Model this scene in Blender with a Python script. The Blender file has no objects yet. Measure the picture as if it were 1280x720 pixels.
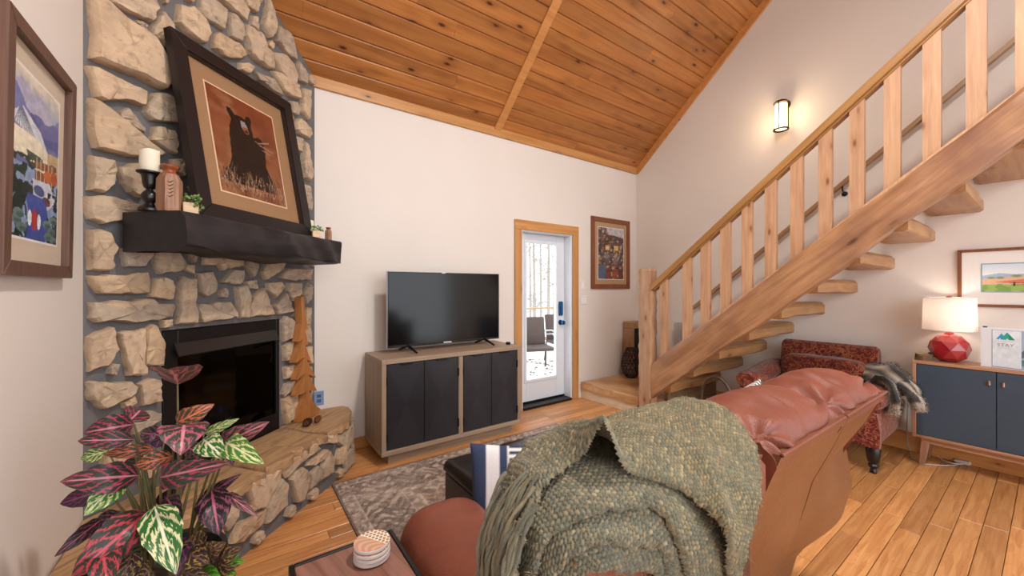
import bpy, bmesh, math, random
import numpy as np
from mathutils import Vector, Matrix
random.seed(7); RNG = np.random.default_rng(7)
scene = bpy.context.scene
COL = scene.collection
# ------------------------------------------------------------------ camera, world, lights, exposure
F = 486.0; YAW = math.radians(35.6); EYE = 1.4
cam = bpy.data.cameras.new('camera'); camo = bpy.data.objects.new('camera', cam); COL.objects.link(camo)
cam.sensor_width = 36.0; cam.lens = F / 1280 * 36; cam.clip_start = 0.05; cam.clip_end = 200
camo.location = (0, 0, EYE); camo.rotation_euler = (math.pi / 2, 0, -YAW)
scene.camera = camo
scene.view_settings.view_transform = 'Standard'; scene.view_settings.look = 'None'
scene.view_settings.gamma = 1.0; scene.view_settings.use_curve_mapping = False
scene.view_settings.exposure = 0.2
w = bpy.data.worlds.new('sky'); scene.world = w; w.use_nodes = True
bg = w.node_tree.nodes['Background']; bg.inputs[0].default_value = (0.90, 0.955, 1.0, 1); bg.inputs[1].default_value = 3.0
def area(name, loc, rot, sx, sy, power, col):
    l = bpy.data.lights.new(name, 'AREA'); l.shape = 'RECTANGLE'; l.size = sx; l.size_y = sy; l.energy = power; l.color = col
    o = bpy.data.objects.new(name, l); COL.objects.link(o); o.location = loc; o.rotation_euler = rot; return o
area('loft_fill_light', (1.6, -2.3, 3.6), (math.radians(62), 0, math.radians(-8)), 3.2, 2.0, 30, (0.92, 0.97, 1.0))  # added soft fill from behind, no actual window there
area('ceiling_lamp_light', (1.5, .2, 4.2), (0, 0, 0), .3, .3, 95, (1.0, 0.95, 0.88))
def point(name, loc, power, col, r):
    l = bpy.data.lights.new(name, 'POINT'); l.energy = power; l.color = col; l.shadow_soft_size = r
    o = bpy.data.objects.new(name, l); COL.objects.link(o); o.location = loc; return o
# ------------------------------------------------------------------ measuring helpers
FW = np.array([math.sin(YAW), math.cos(YAW), 0]); RT = np.array([math.cos(YAW), -math.sin(YAW), 0]); CAM = np.array([0, 0, EYE])
def ray(x, y): return FW + RT * ((x - 640) / F) + np.array([0, 0, (360 - y) / F])
def onX(x, y, X): d = ray(x, y); return CAM + d * (X / d[0])
def onY(x, y, Y): d = ray(x, y); return CAM + d * (Y / d[1])
def onZ(x, y, Z): d = ray(x, y); return CAM + d * ((Z - EYE) / d[2])
def onC(x, y, c): d = ray(x, y); return CAM + d * (c / (d[1] - d[0]))
def atD(x, y, dep): return CAM + ray(x, y) * dep
# ------------------------------------------------------------------ mesh helpers
def lin(c):
    if isinstance(c, str):
        c = c.lstrip('#'); c = [int(c[i:i+2], 16) / 255 for i in (0, 2, 4)]
    return tuple((v / 12.92 if v <= 0.04045 else ((v + 0.055) / 1.055) ** 2.4) for v in c[:3])
def I4(): return Matrix.Identity(4)
def frame(origin, x, y, z):
    m = Matrix.Identity(4)
    for i, a in enumerate((x, y, z)):
        for k in range(3): m[k][i] = a[k]
    for k in range(3): m[k][3] = origin[k]
    return m
class MB:
    def __init__(s): s.v = []; s.f = []; s.uv = {}
    def add(s, vs, fs, M=None):
        n = len(s.v)
        for p in vs:
            p = Vector(p)
            if M is not None: p = M @ p
            s.v.append((p.x, p.y, p.z))
        for f in fs: s.f.append(tuple(i + n for i in f))
        return n
    def box(s, a, b, ch=0.0, M=None):
        x0, y0, z0 = [min(a[i], b[i]) for i in range(3)]; x1, y1, z1 = [max(a[i], b[i]) for i in range(3)]
        if ch <= 0:
            vs = [(x0,y0,z0),(x1,y0,z0),(x1,y1,z0),(x0,y1,z0),(x0,y0,z1),(x1,y0,z1),(x1,y1,z1),(x0,y1,z1)]
            fs = [(0,3,2,1),(4,5,6,7),(0,1,5,4),(1,2,6,5),(2,3,7,6),(3,0,4,7)]
            s.add(vs, fs, M); return s
        c = min(ch, (x1-x0)/2.01, (y1-y0)/2.01, (z1-z0)/2.01)
        bm = bmesh.new(); r = bmesh.ops.create_cube(bm, size=1)
        for v in bm.verts:
            v.co = Vector((x0 if v.co.x < 0 else x1, y0 if v.co.y < 0 else y1, z0 if v.co.z < 0 else z1))
        bmesh.ops.bevel(bm, geom=list(bm.edges), offset=c, segments=2 if ch > 0.012 else 1, profile=0.5, affect='EDGES')
        bm.verts.ensure_lookup_table(); bm.verts.index_update()
        s.add([tuple(v.co) for v in bm.verts], [tuple(v.index for v in f.verts) for f in bm.faces], M); bm.free()
        return s
    def prism(s, poly, M, h0, h1, ch=0.0):
        """poly: 2D points (ccw seen from +z local), extruded h0..h1 along local z"""
        n = len(poly)
        if ch > 0:
            cx = sum(p[0] for p in poly)/n; cy = sum(p[1] for p in poly)/n
            def ins(p):
                d = math.hypot(p[0]-cx, p[1]-cy) or 1; k = max(0, 1 - ch/d); return (cx+(p[0]-cx)*k, cy+(p[1]-cy)*k)
            vs = [(*p, h0) for p in poly] + [(*p, h1-ch) for p in poly] + [(*ins(p), h1) for p in poly]
            fs = [tuple(range(n))[::-1], tuple(range(2*n, 3*n))]
            for r in (0, n):
                fs += [(r+i, r+(i+1) % n, r+n+(i+1) % n, r+n+i) for i in range(n)]
        else:
            vs = [(*p, h0) for p in poly] + [(*p, h1) for p in poly]
            fs = [tuple(range(n))[::-1], tuple(range(n, 2*n))] + [(i, (i+1) % n, n+(i+1) % n, n+i) for i in range(n)]
        s.add(vs, fs, M); return s
    def tube(s, pts, rad, n=8, cap=True):
        pts = [Vector(p) for p in pts]; m = len(pts)
        rads = rad if isinstance(rad, (list, tuple)) else [rad]*m
        up = None; rings = []
        for i, p in enumerate(pts):
            t = (pts[min(i+1, m-1)] - pts[max(i-1, 0)]).normalized()
            if up is None:
                up = Vector((0,0,1)) if abs(t.z) < 0.9 else Vector((1,0,0))
            a = t.cross(up).normalized(); up = a.cross(t).normalized()
            rings.append([p + (a*math.cos(k*2*math.pi/n) + up*math.sin(k*2*math.pi/n))*rads[i] for k in range(n)])
        vs = [v for r in rings for v in r]; fs = []
        for i in range(m-1):
            for k in range(n):
                fs.append((i*n+k, i*n+(k+1) % n, (i+1)*n+(k+1) % n, (i+1)*n+k))
        if cap: fs += [tuple(range(n))[::-1], tuple(range((m-1)*n, m*n))]
        s.add(vs, fs); return s
    def lathe(s, prof, M=None, n=20, cap=True):
        """prof: list of (r, z)"""
        vs = []; fs = []; m = len(prof)
        for r, z in prof:
            for k in range(n):
                a = 2*math.pi*k/n; vs.append((r*math.cos(a), r*math.sin(a), z))
        for i in range(m-1):
            for k in range(n):
                fs.append((i*n+k, i*n+(k+1) % n, (i+1)*n+(k+1) % n, (i+1)*n+k))
        if cap: fs += [tuple(range(n))[::-1], tuple(range((m-1)*n, m*n))]
        s.add(vs, fs, M); return s
    def grid(s, P, flip=False, closed_u=False):
        """P: array (nu, nv, 3)"""
        nu, nv = P.shape[:2]; n = len(s.v)
        s.v.extend(map(tuple, P.reshape(-1, 3).tolist()))
        ru = nu if closed_u else nu-1
        for i in range(ru):
            i2 = (i+1) % nu
            for j in range(nv-1):
                f = (n+i*nv+j, n+i2*nv+j, n+i2*nv+j+1, n+i*nv+j+1)
                s.f.append(f[::-1] if flip else f)
        return s
    def build(s, name, mat, parent=None, smooth=None, uv=None, colors=None, **tags):
        me = bpy.data.meshes.new(name); me.from_pydata(s.v, [], s.f); me.update()
        if smooth is not None:
            me.polygons.foreach_set('use_smooth', [True]*len(me.polygons))
            if smooth < 179: me.set_sharp_from_angle(angle=math.radians(smooth))
        if uv is not None:
            l = me.uv_layers.new(name='UVMap'); idx = np.zeros(len(me.loops), int); me.loops.foreach_get('vertex_index', idx)
            l.data.foreach_set('uv', np.asarray(uv, float)[idx].ravel())
        if colors is not None:
            ca = me.color_attributes.new('Col', 'FLOAT_COLOR', 'POINT')
            c = np.ones((len(s.v), 4), np.float32); c[:, :3] = colors; ca.data.foreach_set('color', c.ravel())
        if mat is not None: me.materials.append(mat)
        o = bpy.data.objects.new(name, me); COL.objects.link(o)
        if parent is not None: adopt(o, parent)
        for k, v in tags.items(): o[k] = v
        return o
ROOTLOC = {}
def adopt(o, parent):
    o.parent = parent
    L = ROOTLOC.get(parent.name)
    if L is not None: o.matrix_parent_inverse = Matrix.Translation(-Vector(L))
def thing(name, label, cat, loc, group=None):
    o = bpy.data.objects.new(name, None); COL.objects.link(o); o.location = loc; o.empty_display_size = 0.05
    o['label'] = label; o['category'] = cat
    if group: o['group'] = group
    ROOTLOC[o.name] = tuple(loc); return o
def struct_root(name, loc=(0, 0, 0)):
    o = bpy.data.objects.new(name, None); COL.objects.link(o); o.location = loc; o['kind'] = 'structure'; o.empty_display_size = .05
    ROOTLOC[o.name] = tuple(loc); return o
def tag(o, label, cat, group=None):
    o['label'] = label; o['category'] = cat
    if group: o['group'] = group
    return o
def struct(name, mb, mat, **k): return mb.build(name, mat, None, kind='structure', **k)
# ------------------------------------------------------------------ node helpers
class NT:
    def __init__(s, name):
        s.m = bpy.data.materials.new(name); s.m.use_nodes = True; s.t = s.m.node_tree
        s.b = s.t.nodes['Principled BSDF']; s.out = s.t.nodes['Material Output']
    def n(s, typ, **k):
        nd = s.t.nodes.new(typ)
        for a, v in k.items(): setattr(nd, a, v)
        return nd
    def l(s, a, b): s.t.links.new(a, b)
    def val(s, sock, v):
        if hasattr(v, 'is_output') or isinstance(v, bpy.types.NodeSocket): s.l(v, sock)
        else: sock.default_value = v
    def math(s, op, a, b=None, clamp=False):
        n = s.n('ShaderNodeMath', operation=op); n.use_clamp = clamp; s.val(n.inputs[0], a)
        if b is not None: s.val(n.inputs[1], b)
        return n.outputs[0]
    def mix(s, f, a, b, mode='MIX'):
        n = s.n('ShaderNodeMix', data_type='RGBA', blend_type=mode); s.val(n.inputs[0], f)
        for i, v in ((6, a), (7, b)):
            if isinstance(v, bpy.types.NodeSocket): s.l(v, n.inputs[i])
            else: n.inputs[i].default_value = (*lin(v), 1) if isinstance(v, str) else (*v[:3], 1)
        return n.outputs[2]
    def ramp(s, f, stops, interp='LINEAR'):
        n = s.n('ShaderNodeValToRGB'); cr = n.color_ramp; cr.interpolation = interp
        while len(cr.elements) < len(stops): cr.elements.new(0.5)
        for e, (p, c) in zip(cr.elements, stops):
            e.position = p; e.color = (*lin(c), 1) if isinstance(c, str) else (c, c, c, 1) if isinstance(c, (int, float)) else (*c, 1)
        s.l(f, n.inputs[0]); return n.outputs[0]
    def coord(s, kind='Object'): return s.n('ShaderNodeTexCoord').outputs[kind]
    def mapping(s, vec, scale=(1,1,1), rot=(0,0,0), loc=(0,0,0), typ='TEXTURE'):
        n = s.n('ShaderNodeMapping', vector_type=typ); s.l(vec, n.inputs[0])
        n.inputs['Scale'].default_value = scale; n.inputs['Rotation'].default_value = rot; n.inputs['Location'].default_value = loc
        return n.outputs[0]
    def noise(s, vec, scale=5, detail=4, rough=0.55, dist=0.0, out=0):
        n = s.n('ShaderNodeTexNoise'); s.l(vec, n.inputs['Vector'])
        n.inputs['Scale'].default_value = scale; n.inputs['Detail'].default_value = detail; n.inputs['Roughness'].default_value = rough; n.inputs['Distortion'].default_value = dist
        return n.outputs[out]
    def vor(s, vec, scale=5, feature='F1', out=0, rnd=1.0):
        n = s.n('ShaderNodeTexVoronoi', feature=feature); s.l(vec, n.inputs['Vector']); n.inputs['Scale'].default_value = scale
        n.inputs['Randomness'].default_value = rnd; return n.outputs[out]
    def rnd(s): return s.n('ShaderNodeObjectInfo').outputs['Random']
    def vadd(s, a, b):
        n = s.n('ShaderNodeVectorMath', operation='ADD'); s.val(n.inputs[0], a); s.val(n.inputs[1], b); return n.outputs[0]
    def sep(s, v):
        n = s.n('ShaderNodeSeparateXYZ'); s.l(v, n.inputs[0]); return n.outputs
    def comb(s, x, y, z):
        n = s.n('ShaderNodeCombineXYZ')
        for i, a in enumerate((x, y, z)): s.val(n.inputs[i], a)
        return n.outputs[0]
    def bump(s, h, strength=0.3, dist=0.01):
        n = s.n('ShaderNodeBump'); s.l(h, n.inputs['Height']); n.inputs['Strength'].default_value = strength; n.inputs['Distance'].default_value = dist
        s.l(n.outputs[0], s.b.inputs['Normal'])
    def done(s, color=None, rough=None, metal=None, spec=None, **kw):
        if color is not None:
            if isinstance(color, bpy.types.NodeSocket): s.l(color, s.b.inputs['Base Color'])
            else: s.b.inputs['Base Color'].default_value = (*lin(color), 1)
        if rough is not None: s.val(s.b.inputs['Roughness'], rough)
        if metal is not None: s.b.inputs['Metallic'].default_value = metal
        if spec is not None: s.b.inputs['Specular IOR Level'].default_value = spec
        for k, v in kw.items(): s.b.inputs[k.replace('_', ' ')].default_value = v
        return s.m
def plain(name, col, rough=0.5, metal=0.0, var=0.06, scale=30, bump=0.0, **kw):
    t = NT(name); c = t.coord(); nz = t.noise(c, scale, 3)
    base = lin(col); dk = tuple(v*(1-var*2) for v in base)
    cc = t.mix(nz, dk, tuple(min(1, v*(1+var)) for v in base))
    if bump: t.bump(nz, bump, 0.002)
    return t.done(cc, rough, metal, **kw)
def wood(name, c1, c2, rot=(0,0,0), stretch=(0.7, 0.05, 0.05), knots=0.0, knotcol='#3a1c10', rough=0.45, var=0.18, bumpy=0.15, kscale=3.0, dark=None, spec=0.5):
    """grain along local X turned by rot"""
    t = NT(name); r = t.rnd()
    off = t.comb(t.math('MULTIPLY', r, 37.0), t.math('MULTIPLY', r, 91.0), t.math('MULTIPLY', r, 53.0))
    c0 = t.mapping(t.coord(), (1,1,1), rot)
    c1v = t.vadd(c0, off)
    g = t.mapping(c1v, stretch)
    n1 = t.noise(g, 1.0, 6, 0.6, 0.6)
    g2 = t.mapping(c1v, (stretch[0]*1.4, stretch[1]*0.12, stretch[2]*0.12))
    n2 = t.noise(g2, 1.0, 3, 0.6)
    f = t.math('ADD', t.math('MULTIPLY', n1, 0.75), t.math('MULTIPLY', n2, 0.25))
    col = t.ramp(f, [(0.33, c1), (0.62, c2)])
    if dark:
        big = t.noise(c1v, 1.7, 3); col = t.mix(t.ramp(big, [(0.5, 0.0), (0.72, 1.0)]), col, dark)
    if knots > 0:
        k = t.mapping(c1v, (0.34, 0.13, 0.13))
        d = t.vor(k, kscale/3.0)
        m1 = t.ramp(d, [(0.05*knots, 1.0), (0.13*knots, 0.0)])
        m2 = t.ramp(d, [(0.10*knots, 0.5), (0.36*knots, 0.0)])
        col = t.mix(m2, col, t.mix(0.55, col, knotcol)); col = t.mix(m1, col, knotcol)
    br = t.math('ADD', t.math('MULTIPLY', t.math('FRACT', t.math('MULTIPLY', r, 7.31)), 2*var), 1-var)
    hsv = t.n('ShaderNodeHueSaturation'); t.l(col, hsv.inputs['Color']); t.l(br, hsv.inputs['Value'])
    t.bump(f, bumpy, 0.003)
    return t.done(hsv.outputs[0], rough, spec=spec)
def vcol(name, rough=0.55, spec=0.3, extra=0.0):
    t = NT(name); a = t.n('ShaderNodeAttribute', attribute_name='Col')
    return t.done(a.outputs['Color'], rough, spec=spec)
def glassy(name, tint=(1,1,1), gloss=0.06, rough=0.0):
    t = NT(name); nt = t.t
    tr = t.n('ShaderNodeBsdfTransparent'); tr.inputs[0].default_value = (*tint, 1)
    gl = t.n('ShaderNodeBsdfGlossy'); gl.inputs['Roughness'].default_value = rough
    fr = t.n('ShaderNodeFresnel'); fr.inputs[0].default_value = 1.45
    ge = t.n('ShaderNodeNewGeometry'); front = t.math('SUBTRACT', 1.0, ge.outputs['Backfacing'])
    mx = t.n('ShaderNodeMixShader'); t.l(t.math('MULTIPLY', t.math('MULTIPLY', fr.outputs[0], front), gloss/0.04), mx.inputs[0]); t.l(tr.outputs[0], mx.inputs[1]); t.l(gl.outputs[0], mx.inputs[2])
    t.l(mx.outputs[0], t.out.inputs['Surface']); return t.m
def emis(name, col, strength):
    t = NT(name); t.done('#000000', 0.5); t.b.inputs['Emission Color'].default_value = (*lin(col), 1); t.b.inputs['Emission Strength'].default_value = strength
    t.b.inputs['Base Color'].default_value = (*lin(col), 1); return t.m
# ------------------------------------------------------------------ painter for flat prints
def vnoise(w, h, fx, fy, seed=0, oct=4):
    r = np.random.default_rng(seed); out = np.zeros((h, w)); amp = 1; tot = 0
    for o in range(oct):
        gx, gy = max(2, int(fx*2**o)+2), max(2, int(fy*2**o)+2); g = r.random((gy, gx))
        x = np.linspace(0, gx-1.001, w); y = np.linspace(0, gy-1.001, h); xi = x.astype(int); yi = y.astype(int)
        xf = x-xi; yf = (y-yi)[:, None]; xf = xf*xf*(3-2*xf); yf = yf*yf*(3-2*yf)
        a = g[np.ix_(yi, xi)]; b = g[np.ix_(yi, xi+1)]; c = g[np.ix_(yi+1, xi)]; d = g[np.ix_(yi+1, xi+1)]
        out += amp*((a*(1-xf)+b*xf)*(1-yf)+(c*(1-xf)+d*xf)*yf); tot += amp; amp *= 0.5
    return out/tot
def hexc(c): c = c.lstrip('#'); return np.array([int(c[i:i+2], 16)/255 for i in (0, 2, 4)])
class Cv:
    def __init__(s, w, h, col): s.w, s.h = w, h; s.a = np.ones((h, w, 3))*hexc(col); s.x, s.y = np.meshgrid(np.linspace(0,1,w), np.linspace(0,1,h))
    def put(s, m, col, al=1.0):
        c = hexc(col) if isinstance(col, str) else col; k = (m.astype(float)*al)[..., None]; s.a = s.a*(1-k)+c*k
    def poly(s, pts, col, al=1.0):
        m = np.zeros((s.h, s.w), bool); n = len(pts)
        for i in range(n):
            x0, y0 = pts[i]; x1, y1 = pts[(i+1) % n]
            if y0 == y1: continue
            c = ((y0 > s.y) != (y1 > s.y)) & (s.x < (x1-x0)*(s.y-y0)/(y1-y0)+x0); m ^= c
        s.put(m, col, al); return m
    def ell(s, cx, cy, rx, ry, col, al=1.0, soft=0.0):
        d = np.sqrt(((s.x-cx)/rx)**2+((s.y-cy)/ry)**2)
        m = np.clip((1-d)/max(soft, 1e-3), 0, 1) if soft else (d < 1); s.put(m, col, al)
    def line(s, x0, y0, x1, y1, wd, col, al=1.0):
        dx, dy = x1-x0, y1-y0; L = dx*dx+dy*dy+1e-9; t = np.clip(((s.x-x0)*dx+(s.y-y0)*dy)/L, 0, 1)
        s.put(np.hypot(s.x-x0-t*dx, s.y-y0-t*dy) < wd, col, al)
    def grad(s, c0, c1, y0=0, y1=1):
        t = np.clip((s.y-y0)/(y1-y0), 0, 1)[..., None]; s.a = hexc(c0)*(1-t)+hexc(c1)*t
    def mul(s, f): s.a = np.clip(s.a*f[..., None], 0, 1)
    def mesh(s, name, TL, TR, BL, BR, mat, parent, **k):
        TL, TR, BL, BR = [np.array(p, float) for p in (TL, TR, BL, BR)]
        x = s.x[..., None]; y = s.y[..., None]
        P = TL*(1-x)*(1-y)+TR*x*(1-y)+BL*(1-x)*y+BR*x*y
        b = MB(); b.grid(np.swapaxes(P, 0, 1), flip=True)
        c = np.swapaxes(s.a, 0, 1).reshape(-1, 3); c = np.where(c <= 0.04045, c/12.92, ((c+0.055)/1.055)**2.4)
        return b.build(name, mat, parent, colors=c, **k)
# ------------------------------------------------------------------ materials
def wallmat():
    t = NT('white_paint'); c = t.coord(); n = t.noise(c, 1.2, 3); m = t.mix(n, '#dcd3cb', '#e6ded7'); t.bump(t.noise(c, 90, 2), 0.08, 0.002); return t.done(m, 0.75, spec=0.2)
M_wall = wallmat()
M_ceil = wood('pine_ceiling', '#95592b', '#ba7b42', stretch=(1.1, .07, .07), knots=1.15, knotcol='#3d160a', rough=0.38, var=0.16, kscale=3.4)
M_trim = wood('pine_trim', '#b17740', '#cd975c', stretch=(0.9, .05, .05), knots=0.7, rough=0.4, var=0.06)
M_trimv = wood('pine_trim_vertical', '#a97443', '#c6935b', rot=(0, math.pi/2, 0), stretch=(0.9, .05, .05), knots=0.9, rough=0.45, var=0.06)
def floormat():
    t = NT('bamboo_boards'); r = t.rnd(); c0 = t.coord()
    off = t.comb(t.math('MULTIPLY', r, 37.0), t.math('MULTIPLY', r, 91.0), 0.0); c = t.vadd(c0, off)
    g = t.noise(t.mapping(c, (0.5, 0.012, 0.1)), 1.0, 4, 0.6)
    strip = t.vor(t.mapping(c, (0.20, 0.022, 0.5)), 1.0, out=1, rnd=0.9)
    sv = t.n('ShaderNodeSeparateColor'); t.l(strip, sv.inputs[0])
    f = t.math('ADD', t.math('MULTIPLY', g, 0.66), t.math('MULTIPLY', sv.outputs[0], 0.22))
    col = t.ramp(f, [(0.2, '#a86c3e'), (0.5, '#c48b55'), (0.8, '#d6a46f')])
    nk = t.vor(t.mapping(c, (0.055, 0.03, 0.5)), 1.0); nm = t.ramp(nk, [(0.10, 0.3), (0.22, 0.0)]); col = t.mix(nm, col, '#8a5029')
    hsv = t.n('ShaderNodeHueSaturation'); t.l(col, hsv.inputs['Color'])
    t.l(t.math('ADD', t.math('MULTIPLY', t.math('FRACT', t.math('MULTIPLY', r, 5.7)), 0.42), 0.80), hsv.inputs['Value'])
    return t.done(hsv.outputs[0], t.math('ADD', t.math('MULTIPLY', g, 0.14), 0.24), spec=0.45)
M_floor = floormat()
M_gap = plain('dark_gap', '#3a2414', 0.8)
def stonemat(name, dark=0.0):
    t = NT(name); r = t.rnd(); c0 = t.coord()
    c = t.vadd(c0, t.comb(t.math('MULTIPLY', r, 19.0), t.math('MULTIPLY', r, 7.0), t.math('MULTIPLY', r, 31.0)))
    base = t.ramp(r, [(0.0, '#c2a992'), (0.18, '#cfb192'), (0.36, '#b3a28f'), (0.52, '#d0b699'), (0.68, '#a89889'), (0.84, '#c8a886'), (1.0, '#baa38c')])
    n = t.noise(c, 7, 6, 0.65, 0.6); n2 = t.noise(t.mapping(c, (0.25, 0.25, 0.06), (0.5, 0.3, 0)), 2.0, 5, 0.6, 1.0)
    col = t.mix(t.ramp(n, [(0.35, 0.0), (0.65, 0.8)]), base, t.mix(0.5, base, '#87735f'))
    col = t.mix(t.ramp(n2, [(0.5, 0.0), (0.72, 0.65)]), col, '#d8b996')
    col = t.mix(t.ramp(t.noise(c, 23, 4, 0.6), [(0.54, 0.0), (0.78, 0.65)]), col, '#5d4c40')
    t.bump(t.math('ADD', n, t.math('MULTIPLY', t.noise(c, 40, 4), 0.4)), 0.55, 0.012)
    return t.done(col, 0.82, spec=0.25)
M_stone = stonemat('field_stone')
def mortarmat():
    t = NT('grey_mortar'); c = t.coord(); n = t.noise(c, 14, 5); t.bump(t.noise(c, 60, 4), 0.4, 0.006); return t.done(t.mix(n, '#605d5e', '#767373'), 0.9, spec=0.15)
M_mortar = mortarmat()
def slabmat():
    t = NT('flagstone'); r = t.rnd(); c = t.vadd(t.coord(), t.comb(t.math('MULTIPLY', r, 9.0), t.math('MULTIPLY', r, 5.0), 0.0))
    n = t.noise(t.mapping(c, (0.45, 0.08, 0.1), (0, 0, math.radians(45))), 1.0, 6, 0.62, 1.2)
    col = t.ramp(n, [(0.3, '#83644c'), (0.45, '#a5825f'), (0.58, '#bb976c'), (0.72, '#8f7a66')])
    t.bump(n, 0.6, 0.012); return t.done(col, 0.6, spec=0.35)
M_slab = slabmat()
M_black = plain('black_metal', '#0d0c0e', 0.4, spec=0.4)
M_blackmat = plain('matt_black', '#0b0a0a', 0.75)
# ------------------------------------------------------------------ room shell
YA, XB, XL = 3.54, 4.75, -0.534
CS = 0.86; CZ = 3.12; LEN = math.hypot(1, CS)
def ceilz(Y): return CZ + CS*(YA - Y)
RIDGE = -0.3
b = MB(); b.box((XL-.3, -3.2, -.12), (XB+.3, YA+.12, -0.012)); fl = struct('floor', b, M_gap)
def inview(pts, mgn=60):
    for p in pts:
        q = np.array(p)-CAM; z = q @ FW
        if z > 0.2:
            x = 640+F*(q @ RT)/z; y = 360-F*q[2]/z
            if -mgn < x < 1280+mgn and -mgn < y < 720+mgn: return True
    return False
PIT = 0.096; k = 0; nfl = 0
far = MB()
for r in range(-28, 37):
    y0 = YA - 0.01 - (r+1)*PIT if False else 0.0577 + (r)*PIT - 0.5*0
    y0 = 0.0557 + r*PIT
    if y0 < -3.1 or y0 > YA-0.01: continue
    y1 = min(y0+PIT, YA)
    x = XL + RNG.random()*0.9 - 0.92
    while x < XB:
        L = 0.92; x1 = min(x+L, XB); xx = max(x, XL)
        if x1 - xx > 0.03:
            g = 0.0013
            if inview([(xx, y0, 0), (x1, y0, 0), ((xx+x1)/2, y1, 0), (xx*.75+x1*.25, y0, 0), (xx*.25+x1*.75, y0, 0)]) and not (xx < 0.9 and y0 > xx+2.75) and nfl < 298:
                b = MB(); b.box((xx+g, y0+g, -.012), (x1-g, y1-g, 0), 0.002); b.build('plank', M_floor, fl); nfl += 1
            else: far.box((xx+g, y0+g, -.012), (x1-g, y1-g, 0))
        x += L
o = far.build('plank', M_floor, fl); o['kind'] = 'stuff'
# wall_back with the door opening
DX0, DX1, DZ = 2.66, 3.46, 2.075
b = MB()
b.box((XL-.12, YA, -.1), (DX0, YA+.16, 3.22)); b.box((DX1, YA, -.1), (XB+.12, YA+.16, 3.22)); b.box((DX0, YA, DZ), (DX1, YA+.16, 3.22))
struct('wall_back', b, M_wall)
prof = [(-3.1, -.1), (YA+.02, -.1), (YA+.02, ceilz(YA)+.06), (RIDGE, ceilz(RIDGE)+.06), (-3.1, ceilz(RIDGE)-CS*(RIDGE+3.1)+.06)]
MX = frame((0,0,0), (0,1,0), (0,0,1), (1,0,0))
b = MB(); b.prism(prof, MX, XB, XB+.12); struct('wall_right', b, M_wall)
b = MB(); b.prism(prof, MX, XL-.12, XL); struct('wall_left', b, M_wall)
# ceiling: backing slab with tongue and groove boards under it
b = MB()
e = 0.02
cs = [(YA+.16, ceilz(YA+.16)+e), (RIDGE, ceilz(RIDGE)+e), (-3.2, ceilz(RIDGE)-CS*(RIDGE+3.2)+e), (-3.2, ceilz(RIDGE)-CS*(RIDGE+3.2)+e+.1), (RIDGE, ceilz(RIDGE)+e+.12), (YA+.16, ceilz(YA+.16)+e+.1)]
b.prism(cs, MX, XL-.12, XB+.12); ce = struct('ceiling', b, M_ceil)
MC = frame((0, YA, CZ), (1,0,0), Vector((0,-1,CS))/LEN, Vector((0, CS, 1)).normalized())  # local z points up-out of the room
BX = 2.33
for r in range(25):
    s0 = r*0.1333; s1 = s0+0.1333
    cuts = sorted([XL, BX, XB] + [XL + (BX-XL)*RNG.uniform(.2, .8)] + ([BX + (XB-BX)*RNG.uniform(.25, .8)] if r % 3 == 0 else []))
    for a, c in zip(cuts[:-1], cuts[1:]):
        b = MB(); g = .0015
        vs = []; v = 0.008
        for (yy, zz) in ((s0+g, .016), (s0+g, v), (s0+g+v, 0), (s1-g-v, 0), (s1-g, v), (s1-g, .016)):
            vs.append((yy, zz))
        n = len(vs)
        P = [(a+.0006, y_, z_) for y_, z_ in vs] + [(c-.0006, y_, z_) for y_, z_ in vs]
        fs = [(i, (i+1) % n, n+(i+1) % n, n+i) for i in range(n)] + [tuple(range(n)), tuple(range(n, 2*n))[::-1]]
        b.add(P, fs, MC); b.build('ceiling_plank', M_ceil, ce)
b = MB(); b.box((XL, YA-.022, CZ-.075), (XB, YA-.001, CZ+.02), .004); struct('trim_1', b, M_trim)
b = MB(); b.box((0, 0, -.022), (4.0, .0, 0)); 
MR = frame((XB, YA, CZ), Vector((0,-1,CS))/LEN, (1,0,0), -Vector((0, CS, 1)).normalized())
M_rake = wood('pine_trim_rake', '#b97a3c', '#d2955a', rot=(0, 0, 0), stretch=(0.9, .05, .05), knots=.5, rough=.4, var=.05)
b = MB(); b.box((-.02, -.022, -.01), (4.4, -.001, .085), .004, MR); struct('trim_2', b, M_rake)
b = MB(); b.box((0.01, BX-.045, 0.0), (4.3, BX+.045, .02), .004, frame((0, YA, CZ), Vector((0,-1,CS))/LEN, (1,0,0), -Vector((0, CS, 1)).normalized())); struct('trim_3', b, M_rake)
b = MB(); b.box((.76, YA-.018, 0), (DX0-.1, YA-.001, .10), .004); struct('baseboard_back', b, M_trim)
b = MB(); b.box((XB-.018, -3, 0), (XB-.001, 2.4, .16), .004); struct('baseboard_right', b, wood('pine_base', '#b0733c', '#cc9356', rot=(0,0,math.pi/2), stretch=(.9,.05,.05), knots=.5))
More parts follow.
